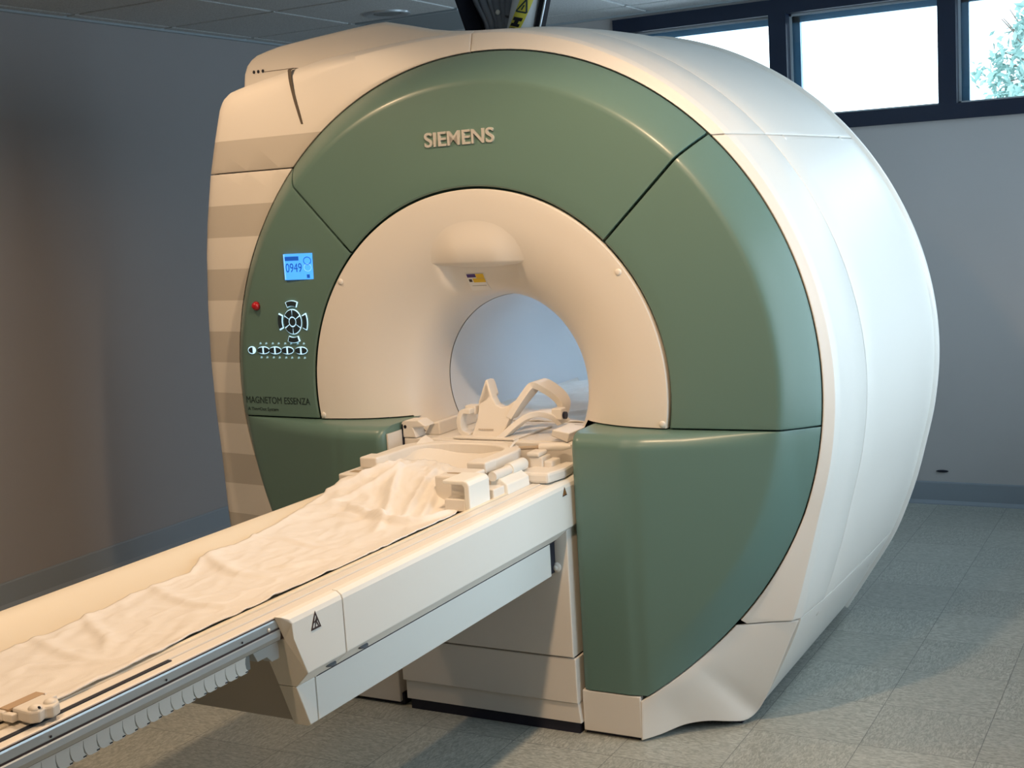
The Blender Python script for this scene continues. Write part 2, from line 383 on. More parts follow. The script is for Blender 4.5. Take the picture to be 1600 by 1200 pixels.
# air vent
t = empty('air_vent', ((VENT[0]+VENT[1])/2, (VENT[2]+VENT[3])/2, CEIL), 'square louvred air vent in the ceiling tile next to the round light', 'air vent')
b = nb(); x0, x1, y0, y1 = VENT[0]+.012, VENT[1]-.012, VENT[2]+.012, VENT[3]-.012
box(b, x0, x1, y0, y0+.03, CEIL-.006, CEIL+.01); box(b, x0, x1, y1-.03, y1, CEIL-.006, CEIL+.01); box(b, x0, x0+.03, y0+.03, y1-.03, CEIL-.006, CEIL+.01); box(b, x1-.03, x1, y0+.03, y1-.03, CEIL-.006, CEIL+.01)
ventm = mat('vent_metal', (.30, .36, .40), .5, .2)
obj('vent_frame', b, ventm, t); b = nb()
for k in range(13):
    yy = y0+.045+k*(y1-y0-.09)/12
    prism(b, [(yy-.018, CEIL+.012), (yy+.016, CEIL-.010), (yy+.019, CEIL-.008), (yy-.015, CEIL+.014)], 'x', x0+.03, x1-.03)
obj('vent_louvres', b, ventm, t)
bx('vent_back', dark, x0+.03, x1-.03, y0+.03, y1-.03, CEIL+.016, CEIL+.019, t)

# ------------------------------------------------------------------ MRI scanner
ZC = 1.04
S = empty('mri_scanner', (0, .6, 0), 'large cream and green ring-shaped MRI scanner standing on the tiled floor', 'MRI scanner')
RW, RG = .640, 1.066
LPOLY = [(-.037, 2.174), (-.217, 2.174), (-.342, 2.168), (-.603, 2.149), (-.762, 2.123), (-.900, 2.100), (-.985, 2.084), (-1.035, 2.072), (-1.068, 2.05), (-1.087, 2.02), (-1.121, 1.915), (-1.156, 1.792), (-1.191, 1.621), (-1.208, 1.504), (-1.224, 1.316), (-1.232, 1.125), (-1.229, .933), (-1.221, .787), (-1.215, .566), (-1.205, .40), (-1.175, .2), (-1.13, .03)]
def rleft(th):
    d = Vector((math.cos(th), math.sin(th)))
    for p, q in zip(LPOLY, LPOLY[1:]):
        a = Vector((p[0], p[1]-ZC)); e = Vector((q[0]-p[0], q[1]-p[1])); den = d.x*e.y-d.y*e.x
        if abs(den) < 1e-9: continue
        s = (a.x*e.y-a.y*e.x)/den; u = (a.x*d.y-a.y*d.x)/den
        if s > 0 and -1e-6 <= u <= 1+1e-6: return s
    return None
RT = [(-50.9, 1.301), (-43, 1.240), (-35.9, 1.194), (-28, 1.143), (-20, 1.112), (-10, 1.104), (0, 1.102), (15, 1.098), (30, 1.096), (45, 1.100), (60, 1.106), (75, 1.118), (92, 1.1345)]
TH_L = math.degrees(math.atan2(.03-ZC, -1.13)) % 360    # about 221.8
def rout(deg):
    if deg <= 92: return smooth_interp(RT, deg)
    r = rleft(math.radians(deg)); return r if r else 1.5
def wside(deg):
    if deg < -20: return sst((deg+51)/31)
    if deg > 80: return 1-sst((deg-80)/25)
    return 1
KR = [(.15, 1.0), (.20, 1.009), (.26, 1.018), (.37, 1.031), (.6, 1.045), (.9, 1.055), (1.3, 1.0605)]
def yfac(x, xin, fold):      # lower cover face, x measured outwards
    if x < fold: return -.12
    return min(.03, -.12+.15*(x-fold)/(1.0-fold))
def yedge(x, fold):
    return yfac(x, 0, fold)+.089*sst((x-.55)/.32)
def yC(deg):                 # depth of the green cover's outer edge
    x = RG*math.cos(math.radians(deg))
    if -5 <= deg <= 186: return .119
    if deg < -5: return yedge(x, .555)
    return yedge(-x, .49)
def outer_y(deg): return .145
YS = [.172, .20, .26, .366, .372, .5, .7, .9, 1.1, 1.262]
def body_point(deg, j, inner=0):
    """j: 0 front inner edge, 1..n front band and rounding, then rows to the back"""
    c, s = math.cos(math.radians(deg)), math.sin(math.radians(deg)); ro = rout(deg); yc = yC(deg)
    if j <= 6:
        t = [0, .12, .45, .75, .90, .97, 1.0][j]; r = RG+.004+(ro-RG-.004)*t
        yy = yc+(.142-yc)*[0, .1, .42, .68, .80, .90, 1.0][j]
        if j == 5: yy = .148
        if j == 6: yy = .160
        if j >= 5 : yy = max(yy, .148)
        if j == 6: r *= 1.004
        if j == 4: yy = min(yy, .143)
    else:
        y = YS[j-7]; r = ro*(1+(interp(KR, y)-1)*wside(deg)); yy = y
        if j == 7: r *= 1.0015
    r -= inner
    return (r*c, yy, ZC+r*s)
def body_panel(name, d0, d1, j0, j1, m, planes=(), label=None, n=None, solid=.012, inner=0, dd=.12):
    b = nb(); n = n or max(8, int(abs(d1-d0)*1.2)); d0 += dd; d1 -= dd
    js = list(range(j0, j1+1))
    def P(i, k):
        return body_point(d0+(d1-d0)*i/(n-1), js[k], inner)
    grid(b, P, n, len(js), flip=True)
    bmesh.ops.recalc_face_normals(b, faces=b.faces)
    # make normals point away from the centre
    f = max(b.faces, key=lambda f: f.calc_center_median().y); cc = f.calc_center_median()-Vector((0, .7, ZC))
    if f.normal.dot(Vector((cc.x, 0, cc.z))) < 0: bmesh.ops.reverse_faces(b, faces=b.faces)
    clip(b, planes)
    for f in b.faces: f.smooth = True
    o = obj(name, b, m, S, solid=solid, label=label, bevel=.0025)
    return o
NF = 10   # last front row (y .366); rear rows start at 11
ZL = 1.795; ZR = 1.79; ZB = .34
TL = 91.3
# front rim panels
body_panel('front_top_panel', 40, TL, 0, NF, cream, planes=[((0, 0, ZR+.002), (0, 0, -1))])
body_panel('rear_top_panel', 40, TL, 11, 16, cream, planes=[((0, 0, ZR+.002), (0, 0, -1))])
body_panel('front_side_panel', -40, 50, 0, NF, cream, planes=[((0, 0, ZR-.002), (0, 0, 1)), ((0, 0, ZB+.002), (0, 0, -1))])
body_panel('rear_side_panel', -40, 50, 11, 16, cream, planes=[((0, 0, ZR-.002), (0, 0, 1)), ((0, 0, ZB+.002), (0, 0, -1))])
body_panel('shoulder_panel', TL, 150, 0, 16, stripem, planes=[((0, 0, ZL+.002), (0, 0, -1))], label='upper left cream panel with one tan band', n=110)
body_panel('striped_side_panel', 130, TH_L, 0, 16, stripem, planes=[((0, 0, ZL-.002), (0, 0, 1))], label='left cream panel with horizontal tan bands', n=120)
# lower right skirt: custom loft (inner curve on the green edge -> outer)
def skirt(sgn, xin, fold, xfoot, pts_outer, m, label=None):
    b = nb(); rows = []
    N = 44
    th0 = -math.degrees(math.asin((ZC-.34)/RG)); th1 = -math.degrees(math.acos(fold/RG))
    for i in range(N+1):
        s = i/N; deg = th0+(th1-th0)*s; x = (RG+.004)*math.cos(math.radians(deg)); z = ZC+(RG+.004)*math.sin(math.radians(deg))
        inn = Vector((x, yedge(x, fold)+.001, z))
        # outer control curve
        L = len(pts_outer)-1; q = s*L; k = min(int(q), L-1); 
        def cr(k, t):
            p0 = Vector(pts_outer[max(k-1, 0)]); p1 = Vector(pts_outer[k]); p2 = Vector(pts_outer[k+1]); p3 = Vector(pts_outer[min(k+2, L)])
            return .5*((2*p1)+(p2-p0)*t+(2*p0-5*p1+4*p2-p3)*t*t+(3*p1-p0-3*p2+p3)*t**3)
        out = cr(k, q-k)
        row = []
        for t in (0, .15, .35, .55, .75, .9, .97, 1.0):
            p = inn.lerp(out, t)
            bul = .016*math.sin(PI*t)*sst(s*1.2)*(1-s)      # shallow concave sweep
            p.y += bul
            row.append((sgn*p.x, p.y, p.z))
        rows.append(row)
    grid(b, lambda i, j: rows[i][j], N+1, 8, flip=sgn < 0)
    bmesh.ops.recalc_face_normals(b, faces=b.faces)
    if sum(f.normal.y for f in b.faces) > 0: bmesh.ops.reverse_faces(b, faces=b.faces)
    for f in b.faces: f.smooth = True
    return b
PO = [(.968, .150, .336), (.944, .148, .28), (.915, .148, .21), (.885, .148, .14), (.858, .150, .08), (.826, .150, .028), (.80, .11, .014), (.76, .068, .022), (.71, .026, .032), (.655, -.018, .030), (.60, -.075, .014), (.556, -.12, .006)]
b = skirt(1, .36, .555, .82, PO, cream)
obj('skirt_panel', b, cream, S, solid=.010, bevel=.002)
b = skirt(-1, .305, .49, 1.1, [(1.198, .15, .336), (1.18, .15, .25), (1.165, .15, .17), (1.145, .15, .08), (1.10, .15, .028), (1.0, .12, .02), (.9, .08, .022), (.8, .03, .03), (.7, -.02, .03), (.6, -.07, .02), (.54, -.1, .01), (.491, -.12, .006)], cream)
obj('skirt_panel', b, stripem, S, solid=.010, bevel=.002)
# outer lower side (right) from the split line down to the floor
body_panel('skirt_side_panel', -50.9, -34, 6, 16, cream, planes=[((0, 0, ZB-.002), (0, 0, 1))])
# little foot boxes of the plinth
bx('plinth_block', cream, .364, .5552, -.119, .02, .012, .141, S, bevel=.003)
bx('plinth_block', cream, -.491, -.309, -.119, .02, .012, .141, S, bevel=.003)
# inner dark shell and black base under the covers
b = nb(); n = 150
grid(b, lambda i, j: (lambda d: (lambda p: (p[0], [.16, .2, .5, 1.25][j], p[2]))(body_point(d, [6, 8, 12, 16][j], .02)))(-50.9+(TH_L+50.9)*i/(n-1)), n, 4)
grid(b, lambda i, j: (lambda d: ((RG-.01+(rout(d)-.025-RG)*j)*math.cos(math.radians(d)), .16, ZC+(RG-.01+(rout(d)-.025-RG)*j)*math.sin(math.radians(d))))(-50.9+(TH_L+50.9)*i/(n-1)), n, 2)
obj('inner_shell', b, dark, S)
bx('base_frame', foot, -1.05, .79, .12, 1.24, .0, .05, S)
bx('base_frame', foot, -.47, -.300, -.105, .12, .0, .04, S)
bx('base_frame', foot, .366, .545, -.105, .12, .0, .04, S)
# rear cover and flange
b = nb(); n = 170
prof = [(lambda r: r-.004, 1.258), (lambda r: r+.007, 1.264), (lambda r: r+.012, 1.270), (lambda r: r+.012, 1.292), (lambda r: r+.004, 1.300), (lambda r: r*.75+.3*.25, 1.31), (lambda r: .31, 1.31), (lambda r: .30, 1.30)]
def Prear(i, j):
    d = -50.9+(TH_L+50.9)*i/(n-1); ro = math.hypot(body_point(d, 16)[0], body_point(d, 16)[2]-ZC); r = prof[j][0](ro)
    if ZC+r*math.sin(math.radians(d)) < .012: r = (ZC-.012)/-math.sin(math.radians(d))
    return (r*math.cos(math.radians(d)), prof[j][1], ZC+r*math.sin(math.radians(d)))
grid(b, Prear, n, len(prof)); bmesh.ops.recalc_face_normals(b, faces=b.faces)
obj('rear_cover', b, cream, S, smooth=True)
b = nb(); prism(b, [(.30*math.cos(a), ZC+.30*math.sin(a)) for a in [math.radians(k) for k in range(-138, -41, 6)]]+[(.82, .02), (-1.12, .02)], 'y', 1.30, 1.308)
obj('rear_lower_cover', b, cream, S)

FP = [(.288, .335), (.290, .285), (.295, .225), (.304, .175), (.322, .130), (.35, .095), (.39, .064), (.44, .038), (.49, .020), (.54, .009), (.59, .003), (.62, .0), (RW, -.001)]
# green covers ---------------------------------------------------------
def yface(r): return .02*(r-.645)/.34 if r < .985 else .02
def gpoint(deg, r):
    # main face, soft crease at r .985-1.0, chamfer out to RG
    y = yface(r)
    if r > .968: y += .099*min(1, max(0, (r-.968)/(RG-.968)))**1.28
    return Vector((r*math.cos(math.radians(deg)), y, ZC+r*math.sin(math.radians(deg))))
RR = [.647, .652, .70, .76, .82, .88, .93, .955, .968, .976, .985, .995, 1.005, 1.02, 1.035, 1.05, RG-.001]
def green_panel(name, d0, d1, gap0, gap1, planes=(), label=None):
    b = nb(); n = max(12, int(d1-d0)+2)
    def P(i, j):
        r = RR[j]; a0 = d0+math.degrees(gap0/r); a1 = d1-math.degrees(gap1/r)
        p = gpoint(a0+(a1-a0)*i/(n-1), r)
        if j == 0: p.y += .006
        return p
    grid(b, P, n, len(RR)); bmesh.ops.recalc_face_normals(b, faces=b.faces)
    if sum(f.normal.y for f in b.faces) > 0: bmesh.ops.reverse_faces(b, faces=b.faces)
    clip(b, planes)
    for f in b.faces: f.smooth = True
    return obj(name, b, green, S, solid=.02, bevel=.005, segs=3)
ZS = .938
gp_top = green_panel('green_top_cover', 45, 135, .007, .004)
gp_r = green_panel('green_right_cover', -12, 45, 0, .002, planes=[((0, 0, ZS+.003), (0, 0, -1))])
gp_l = green_panel('green_left_cover', 135, 192, .004, 0, planes=[((0, 0, ZS+.003), (0, 0, -1))])
# dark green backing behind the seams
b = nb(); grid(b, lambda i, j: (lambda p: (p.x, p.y+.022, p.z))(gpoint(-30+240*i/120, [.63, .8, .97, 1.062][j])), 121, 4); obj('seam_backing', b, darkgreen, S)
def lower_cover(sgn, xin, fold):
    b = nb(); NZ, NX = 70, 64; zt, zb = ZS-.003, .145
    rows = [zb]+[zb+(zt-.045-zb)*i/(NZ-14) for i in range(NZ-13)]+[zt-.045+.045*math.sin(PI/2*i/10) for i in range(1, 11)]+[zt+.0005, zt+.001]
    def P(i, j):
        z = rows[i]; xm = math.sqrt(max(0, (RG-.001)**2-(z-ZC)**2))
        u = j/(NX-1)
        if j < 7: x = xin+.028*(1-math.cos(PI/2*j/6))
        else: 
            v = (j-6)/(NX-7); x = xin+.028+(xm-xin-.028)*v
        r = math.hypot(x, z-ZC); y = yfac(x, 0, fold)+.089*sst((x-.55)/.32)*min(1, max(0, (r-.968)/(RG-.968)))**1.28
        # soften the fold
        y += .006*math.exp(-((x-fold)/.018)**2)
        yu = yface(min(r, .98))+(.099*min(1, max(0, (r-.968)/(RG-.968)))**1.28 if r > .968 else 0)+.0
        step = max(.004, yu-y)
        if z > zt-.045:
            t = min(1, (z-(zt-.045))/.045); rad = min(.045, step*.6); y += rad*(1-math.sqrt(max(0, 1-t*t)))
            if i == len(rows)-2: y = max(y, yu+.004)
            if i == len(rows)-1: y = max(y, yu+.012, (smooth_interp(FP, r)+.02) if r < .63 else 0)
        if x < xin+.028: t = (xin+.028-x)/.028; y += .028*(1-math.sqrt(max(0, 1-t*t)))
        if j == 0: y = .01; 
        if i == 0: y += .03
        return (sgn*x, y, z)
    grid(b, P, len(rows), NX, flip=sgn < 0)
    bmesh.ops.recalc_face_normals(b, faces=b.faces)
    if sum(f.normal.y for f in b.faces) > 0: bmesh.ops.reverse_faces(b, faces=b.faces)
    return b
b = lower_cover(1, .364, .555); obj('green_lower_cover', b, green, S, smooth=True)
b = lower_cover(-1, .306, .49); obj('green_lower_cover', b, green, S, smooth=True)
# shelf closing the dark seam between upper and lower covers
# funnel ----------------------------------------------------------------
def yfun(x, z):
    r = math.hypot(x, z-ZC); y = smooth_interp(FP, r)
    # flattened recess below the hood
    if z > 1.30 and abs(x) < .2 and z < 1.46:
        y += .018*sst((z-1.34)/.08)*sst((.165-abs(x))/.05)*sst((1.455-z)/.01)
    return y
ZF = ZS+.002
def funnel_piece():
    b = nb(); rs = [RW, RW-.001, RW-.004, .62, .60, .57, .54, .515, .49, .465, .44, .42, .40, .385, .37, .355, .34, .328, .318, .309, .302, .297, .293, .290]
    n = 260
    def P(i, j):
        r = rs[j]; cut = math.degrees(math.asin(min(1, (ZC-(ZF if r > .335 else .884))/r))); d = -cut+(180+2*cut)*i/(n-1)
        x, z = r*math.cos(math.radians(d)), ZC+r*math.sin(math.radians(d))
        y = smooth_interp(FP, r) if j > 2 else [.022, .004, 0][j]
        if j > 2: y = yfun(x, z)
        if r == .290: y = .30
        return (x, y, z)
    grid(b, P, n, len(rs)); bmesh.ops.recalc_face_normals(b, faces=b.faces)
    if sum(f.normal.y for f in b.faces) > 0: bmesh.ops.reverse_faces(b, faces=b.faces)
    return b
fun = obj('bore_funnel', funnel_piece(), cream, S, smooth=True, label='cream flared ring around the bore')
# hood lip above the bore
b = nb(); HL = 1.45; nx, nz = 61, 24
def hood_h(x, z):
    base = smooth_interp(FP, math.hypot(x, z-ZC)); lip = smooth_interp(FP, math.hypot(x, HL-ZC))
    wx = sst((.19-abs(x))/.13); wz = .5+.5*math.cos(PI*min(1, max(0, (z-HL)/(.16*(1-.45*(x/.18)**2)))))
    return base-(lip-.026)*wx*wz**1.3+.0012-.003*wx*wz
V = grid(b, lambda i, j: (-.185+.37*i/(nx-1), hood_h(-.185+.37*i/(nx-1), HL+.17*(j/(nz-1))**1.3), HL+.17*(j/(nz-1))**1.3), nx, nz)
lo = [b.verts.new((v.co.x, v.co.y+.004, v.co.z-.004)) for v in [V[i][0] for i in range(nx)]]
bk = [b.verts.new((v.co.x, yfun(v.co.x, HL-.012)+.004, HL-.006-.012*math.sin(PI*i/(nx-1)))) for i, v in enumerate([V[i][0] for i in range(nx)])]
for i in range(nx-1):
    b.faces.new((V[i][0], V[i+1][0], lo[i+1], lo[i])); b.faces.new((lo[i], lo[i+1], bk[i+1], bk[i]))
bmesh.ops.recalc_face_normals(b, faces=b.faces)
obj('bore_hood', b, cream, fun, smooth=True)
for x, z in ((-.507, 1.404), (.499, 1.407), (.618, .952), (-.62, .952)):
    dome('cover_screw', (x, smooth_interp(FP, math.hypot(x, z-ZC)), z), .0105, cream, fun, h=.45)
# laser warning label on the funnel
def patch(name, m, x0, x1, z0, z1, off, parent, shear=0):
    b = nb(); n = 8
    grid(b, lambda i, j: (lambda x, z: (x, yfun(x, z)-off, z))(x0+(x1-x0)*i/(n-1)+shear*(j/(n-1)), z0+(z1-z0)*j/(n-1)), n, n)
    bmesh.ops.recalc_face_normals(b, faces=b.faces); return obj(name, b, m, parent, solid=.0006)
lab = patch('laser_label', white, -.075, -.012, 1.355, 1.412, .0015, fun)
patch('label_violet_block', purple, -.073, -.043, 1.399, 1.410, .0025, lab)
patch('label_yellow_block', yellow, -.042, -.014, 1.396, 1.410, .0025, lab)
patch('label_yellow_block', yellow, -.056, -.014, 1.382, 1.395, .0025, lab)
patch('label_red_mark', brown, -.070, -.060, 1.384, 1.393, .0025, lab)
patch('label_print', mat('grey_print', (.4, .38, .36), .6), -.066, -.018, 1.370, 1.3715, .0025, lab)
# bore tube
b = nb(); n = 96
rows = [(.289, .303), (.289, .36), (.289, .6), (.289, .9), (.289, 1.15), (.289, 1.24), (.2895, 1.40), (.30, 1.43), (.325, 1.435), (.33, 1.42), (.33, 1.31)]
grid(b, lambda i, j: (rows[j][0]*math.cos(2*PI*i/n), rows[j][1], ZC+rows[j][0]*math.sin(2*PI*i/n)), n, len(rows), closed=True)
bmesh.ops.recalc_face_normals(b, faces=b.faces); bmesh.ops.reverse_faces(b, faces=b.faces)
obj('bore_tube', b, mat('skylit_bore_liner', (.72, .77, .83), .3), S, smooth=True)  # blue of the skylight tinted into the whitish liner
# added strip along the bore crown, glowing out of view to brighten the bore
b = nb(); box(b, -.014, .014, .62, 1.34, ZC+.279, ZC+.2845); strip = obj('bore_fill_strip', b, mat('bore_fill_glow', (.8, .9, 1), .5, emit=(.72, .88, 1.0), estr=11), S)
# hump cover on top left
HP = [(-1.078, 2.02), (-1.075, 2.104), (-1.068, 2.15), (-1.053, 2.18), (-1.03, 2.20), (-1.004, 2.213), (-.95, 2.225), (-.9, 2.234), (-.757, 2.247), (-.619, 2.258), (-.50, 2.266), (-.445, 2.266), (-.432, 2.263), (-.356, 2.245), (-.264, 2.221), (-.18, 2.206), (-.08, 2.197), (.05, 2.19), (.05, 2.02)]
b = nb(); prism(b, HP, 'y', .28, 1.262)
hump = obj('top_cowl', b, cream, S, bevel=.012, segs=3, label='raised cream cowl on the top left')
for x in (-1.019, -.999, -.978):
    b = nb(); prism(b, [(x+.006*math.cos(a*PI/4), 2.154+.0065*math.sin(a*PI/4)) for a in range(8)], 'y', .2785, .279); obj('vent_hole', b, dark, hump)
bx('cowl_seam', mat('seam_line', (.16, .13, .11), .7), -.972, -.84, .2788, .2795, 2.1495, 2.1515, hump)
# cable slot: dark tapered groove in the shoulder panel
b = nb(); cl = bez([(-.752, .30, 2.135), (-.752, .16, 2.132), (-.750, .137, 2.11), (-.737, .1325, 2.04), (-.717, .1275, 1.975), (-.706, .1255, 1.94)], 6)
V = []
n = len(cl)
for i, p in enumerate(cl):
    t = i/(n-1); wv = .0085*(1-.55*t); V.append([b.verts.new((p.x-wv, p.y-.0012, p.z)), b.verts.new((p.x+wv, p.y-.0012, p.z))])
for A, B in zip(V, V[1:]): b.faces.new((A[0], A[1], B[1], B[0]))
obj('cable_slot', b, mat('groove_shadow_brown', (.10, .08, .06), .8), S, solid=.002)
# small fixings on the right side panels
for deg, j, k in ((40.5, 12, .25), (40, 15, .7), (-38, 11, .3), (-40, 15, .5)):
    p = Vector(body_point(deg, j)); c = Vector((math.cos(math.radians(deg)), 0, math.sin(math.radians(deg))))
    dome('panel_fixing', p-c*.001, .011, cream, S, axis=c, h=.3)

def gy(x, z): return gpoint(0, math.hypot(x, z-ZC)).y
# lettering and controls -------------------------------------------------
text('maker_lettering', 'SIEMENS', silver, .250, .046, (-.146, .010, 1.817), gp_top, ext=.006, bev=.0012, bold=.012)
text('model_lettering', 'MAGNETOM ESSENZA', ink, .292, .0235, (-.966, .0112, .985), gp_l, ext=.0004, bold=0, conform=lambda x, z: gy(x, z)-.0006)
text('model_subtitle', 'A Tim+Dot System', ink, .142, .0155, (-.962, .0112, .955), gp_l, ext=.0003, conform=lambda x, z: gy(x, z)-.0006)
dp = bx('display', lcd, -.741, -.620, gy(-.68, 1.46)-.005, gy(-.68, 1.46)+.01, 1.415, 1.503, gp_l, bevel=.001, label='lit blue display')
dy = gy(-.68, 1.46)-.0055
text('display_digits', '0949', lcdline, .068, .030, (-.733, dy, 1.441), dp, ext=.0002)
text('display_heading', 'Dockbox', lcdline, .056, .012, (-.734, dy, 1.484), dp, ext=.0002) if False else bx('display_bar', lcdline, -.734, -.676, dy-.0004, dy, 1.480, 1.494, dp)
bx('display_bar', lcdpale, -.739, -.735, dy-.0004, dy, 1.417, 1.501, dp)
bx('display_bar', lcdline, -.646, -.634, dy-.0004, dy, 1.420, 1.432, dp)
for k, zz in enumerate((1.478, 1.455)):
    b = nb(); q = []
    grid(b, lambda i, j: (-.640+(.014+.0025*j)*math.cos(2*PI*i/28), dy-.0003, zz+(.011+.0025*j)*math.sin(2*PI*i/28)), 28, 2, closed=True)
    obj('display_ring', b, lcdline if k == 0 else lcdpale, dp, solid=.0003)
dome('stop_button', (-.883, gy(-.883, 1.328)-.004, 1.328), .0155, red, gp_l, h=1.0)
b = nb(); prism(b, [(-.883+.016*math.cos(2*PI*k/20), 1.328+.016*math.sin(2*PI*k/20)) for k in range(20)], 'y', gy(-.883, 1.328)-.005, gy(-.883, 1.328)+.005); obj('stop_button_collar', b, mat('dark_red', (.15, .003, .006), .3), gp_l)
# round pad
px, pz = -.722, 1.272; py = gy(px, pz)
pad = obj('control_pad', (lambda b: (prism(b, [(px+.0385*math.cos(2*PI*k/32), pz+.0435*math.sin(2*PI*k/32)) for k in range(32)], 'y', py-.003, py+.005), b)[1])(nb()), glow, gp_l, label='backlit round keypad')
def sector(cx, cz, r0, r1, a0, a1, sx=1.0, sz=1.12, n=7):
    A = [math.radians(a0+(a1-a0)*k/(n-1)) for k in range(n)]
    return [(cx+sx*r1*math.cos(a), cz+sz*r1*math.sin(a)) for a in A]+[(cx+sx*r0*math.cos(a), cz+sz*r0*math.sin(a)) for a in reversed(A)]
keym = mat('dark_key', (.02, .035, .045), .25, coat=.3)
for k in range(6): flat('pad_key', sector(px, pz, .0165, .0365, k*60+3.5-30, k*60+56.5-30), .003, keym, pad, at=py-.0055)
flat('pad_key', [(px+.0125*math.cos(2*PI*k/20), pz+.014*math.sin(2*PI*k/20)) for k in range(20)], .003, keym, pad, at=py-.0055)
for a in (90, 180, 270, 0):
    ay = gy(px+.055*math.cos(math.radians(a)), pz+.06*math.sin(math.radians(a)))-.001
    gl = flat('arrow_backlight', sector(px, pz, .0475, .0650, a-24, a+24), .004, glow, gp_l, at=ay-.003)
    flat('arrow_key', sector(px, pz, .0485, .0635, a-21, a+20), .003, keym, gl, at=ay-.0055)
# row of backlit keys
rowz = 1.173; ry = gy(-.8, rowz)
def oval(cx, cz, rx, rz, n=20): return [(cx+rx*math.cos(2*PI*k/n), cz+rz*math.sin(2*PI*k/n)) for k in range(n)]
def half(cx, cz, rx, rz, side, g): 
    A = [(-PI/2+PI*k/8) for k in range(9)]; return [(cx+side*(g+(rx-g)*math.cos(a)), cz+rz*math.sin(a)) for a in A]
for i, cx in enumerate((-.919, -.865, -.811, -.755, -.694)):
    wd = .014 if i == 0 else .0235; yy = gy(cx, rowz)
    g = flat('row_backlight', oval(cx, rowz, wd+.003, .0135), .003, glow, gp_l, at=yy-.003)
    flat('row_key', half(cx-(.004 if i else .0), rowz, wd-(.002 if i else .001), .0105, -1, 0 if i else -.004), .003, keym, g, at=yy-.0055)
    if i: flat('row_key', half(cx+.004, rowz, wd-.002, .0105, 1, 0), .003, keym, g, at=yy-.0055)
for row in (1.197, 1.148):
    b = nb()
    for k in range(8):
        cx = -.878+k*.0268+(k//2)*.003; yy = gy(cx, row)
        prism(b, [(cx-.005, row-.004), (cx+.005, row-.002), (cx+.002, row+.004), (cx-.003, row+.003)], 'y', yy-.0009, yy)
    obj('key_icons', b, dimglow, gp_l)

# ------------------------------------------------------------------ bore bed and dock
bx('bed_front_panel', cream, -.292, .356, -.010, .012, .60, .884, S, bevel=.003)
b = nb(); prism(b, [(-.292, .012), (.356, .012), (.262, .31), (.256, 1.29), (-.256, 1.29), (-.262, .31)], 'z', .862, .886); bed = obj('bore_bed', b, cream, S, bevel=.003)
bx('bed_seam', mat('tan_seam', (.30, .24, .17), .7), -.262, .262, .302, .304, .8855, .8864, bed)
bx('cover_side_panel', cream, -.3045, -.299, -.095, -.005, .30, .912, S, label='cream inner side of the left lower cover')
# hinged bracket at the left of the bore mouth
b = nb(); prism(b, [(-.298, .886), (-.298, .936), (-.285, .942), (-.235, .944), (-.205, .925), (-.255, .919), (-.243, .886)], 'y', -.012, .05)
br = obj('hinge_bracket', b, cream, S, bevel=.003)
b = nb(); prism(b, oval(-.284, .922, .0055, .0060, 14), 'y', -.0130, -.012); obj('bracket_hole', b, black, br)
b = nb(); prism(b, [(-.25, .886), (-.225, .925), (-.19, .93), (-.19, .886)], 'y', .05, .30); obj('bracket_rail', b, cream, br, bevel=.004)
b = nb(); prism(b, [(.30, .886), (.245, .905), (.25, .925), (.31, .915)], 'y', .0, .12); obj('hinge_bracket', b, cream, S, bevel=.003)
bx('dock_gap', dark, -.298, -.2925, -.012, -.004, .6, .93, S)

# ------------------------------------------------------------------ patient table
T = empty('patient_table', (.03, -1.2, 0), 'long narrow patient table docked to the scanner, running out to the lower left', 'patient table')
TC = .03
def mir(pts): return [(2*TC-x, z) for x, z in reversed(pts)]
def yend(p):
    z = p[1]; return interp([(.505, -1.372), (.61, -1.413), (.66, -1.434), (.73, -1.466), (.785, -1.470), (.80, -1.500)], z)
SP = [(.331, .797), (.346, .7955), (.3565, .788), (.360, .778), (.360, .745), (.3605, .655), (.312, .612), (.3105, .511), (.300, .505), (.262, .505), (.262, .74), (.331, .74)]
def strim(pts): return pts
for mirr in (False, True):
    f = (lambda p: mir(p)) if mirr else (lambda p: p)
    up = [(.331, .797), (.346, .7955), (.3565, .788), (.360, .778), (.360, .745), (.3605, .655), (.312, .612), (.262, .612), (.262, .74), (.331, .74)]
    lw = [(.3105, .611), (.3105, .511), (.300, .505), (.262, .505), (.262, .611)]
    b = nb(); prism(b, f(up), 'y', -.018, -1.2875); obj('side_cover', b, greytab, T, bevel=.002)
    b = nb(); prism(b, f(lw), 'y', -.175, -1.3435); obj('lower_side_cover', b, greytab, T, bevel=.002)
    b = nb(); prism(b, f(up), 'y', -1.2905, 0, fb=yend); cap = obj('end_cap', b, greytab, T, bevel=.002)
    b = nb(); prism(b, f(lw), 'y', -1.3465, 0, fb=yend); obj('lower_end_cap', b, greytab, T, bevel=.002)
# dark seam cores
b = nb(); prism(b, [(.33, .742), (.333, .789), (.354, .784), (.357, .74), (.357, .66), (.309, .608), (.307, .515), (-.247, .515), (-.249, .608), (-.297, .66), (-.297, .74)], 'y', -.03, -1.34); obj('chassis', b, dark, T)
b = nb(); prism(b, [(.262, .507), (.262, .735), (-.202, .735), (-.202, .507)], 'y', -1.25, 0, fb=lambda p: yend(p)+.012); obj('end_panel', b, mat('shaded_end_panel', (.42, .40, .36), .5), T, bevel=.004)  # end face shade put into the colour; the plastic is cream
for yy, ll in ((-1.205, 0), (-1.33, 0)):
    b = nb(); prism(b, [(.345+.010*math.cos(a*PI/5), yy+.016*math.sin(a*PI/5)) for a in range(10)], 'z', .637, .6415); o = obj('ledge_screw', b, steelgrey, T)
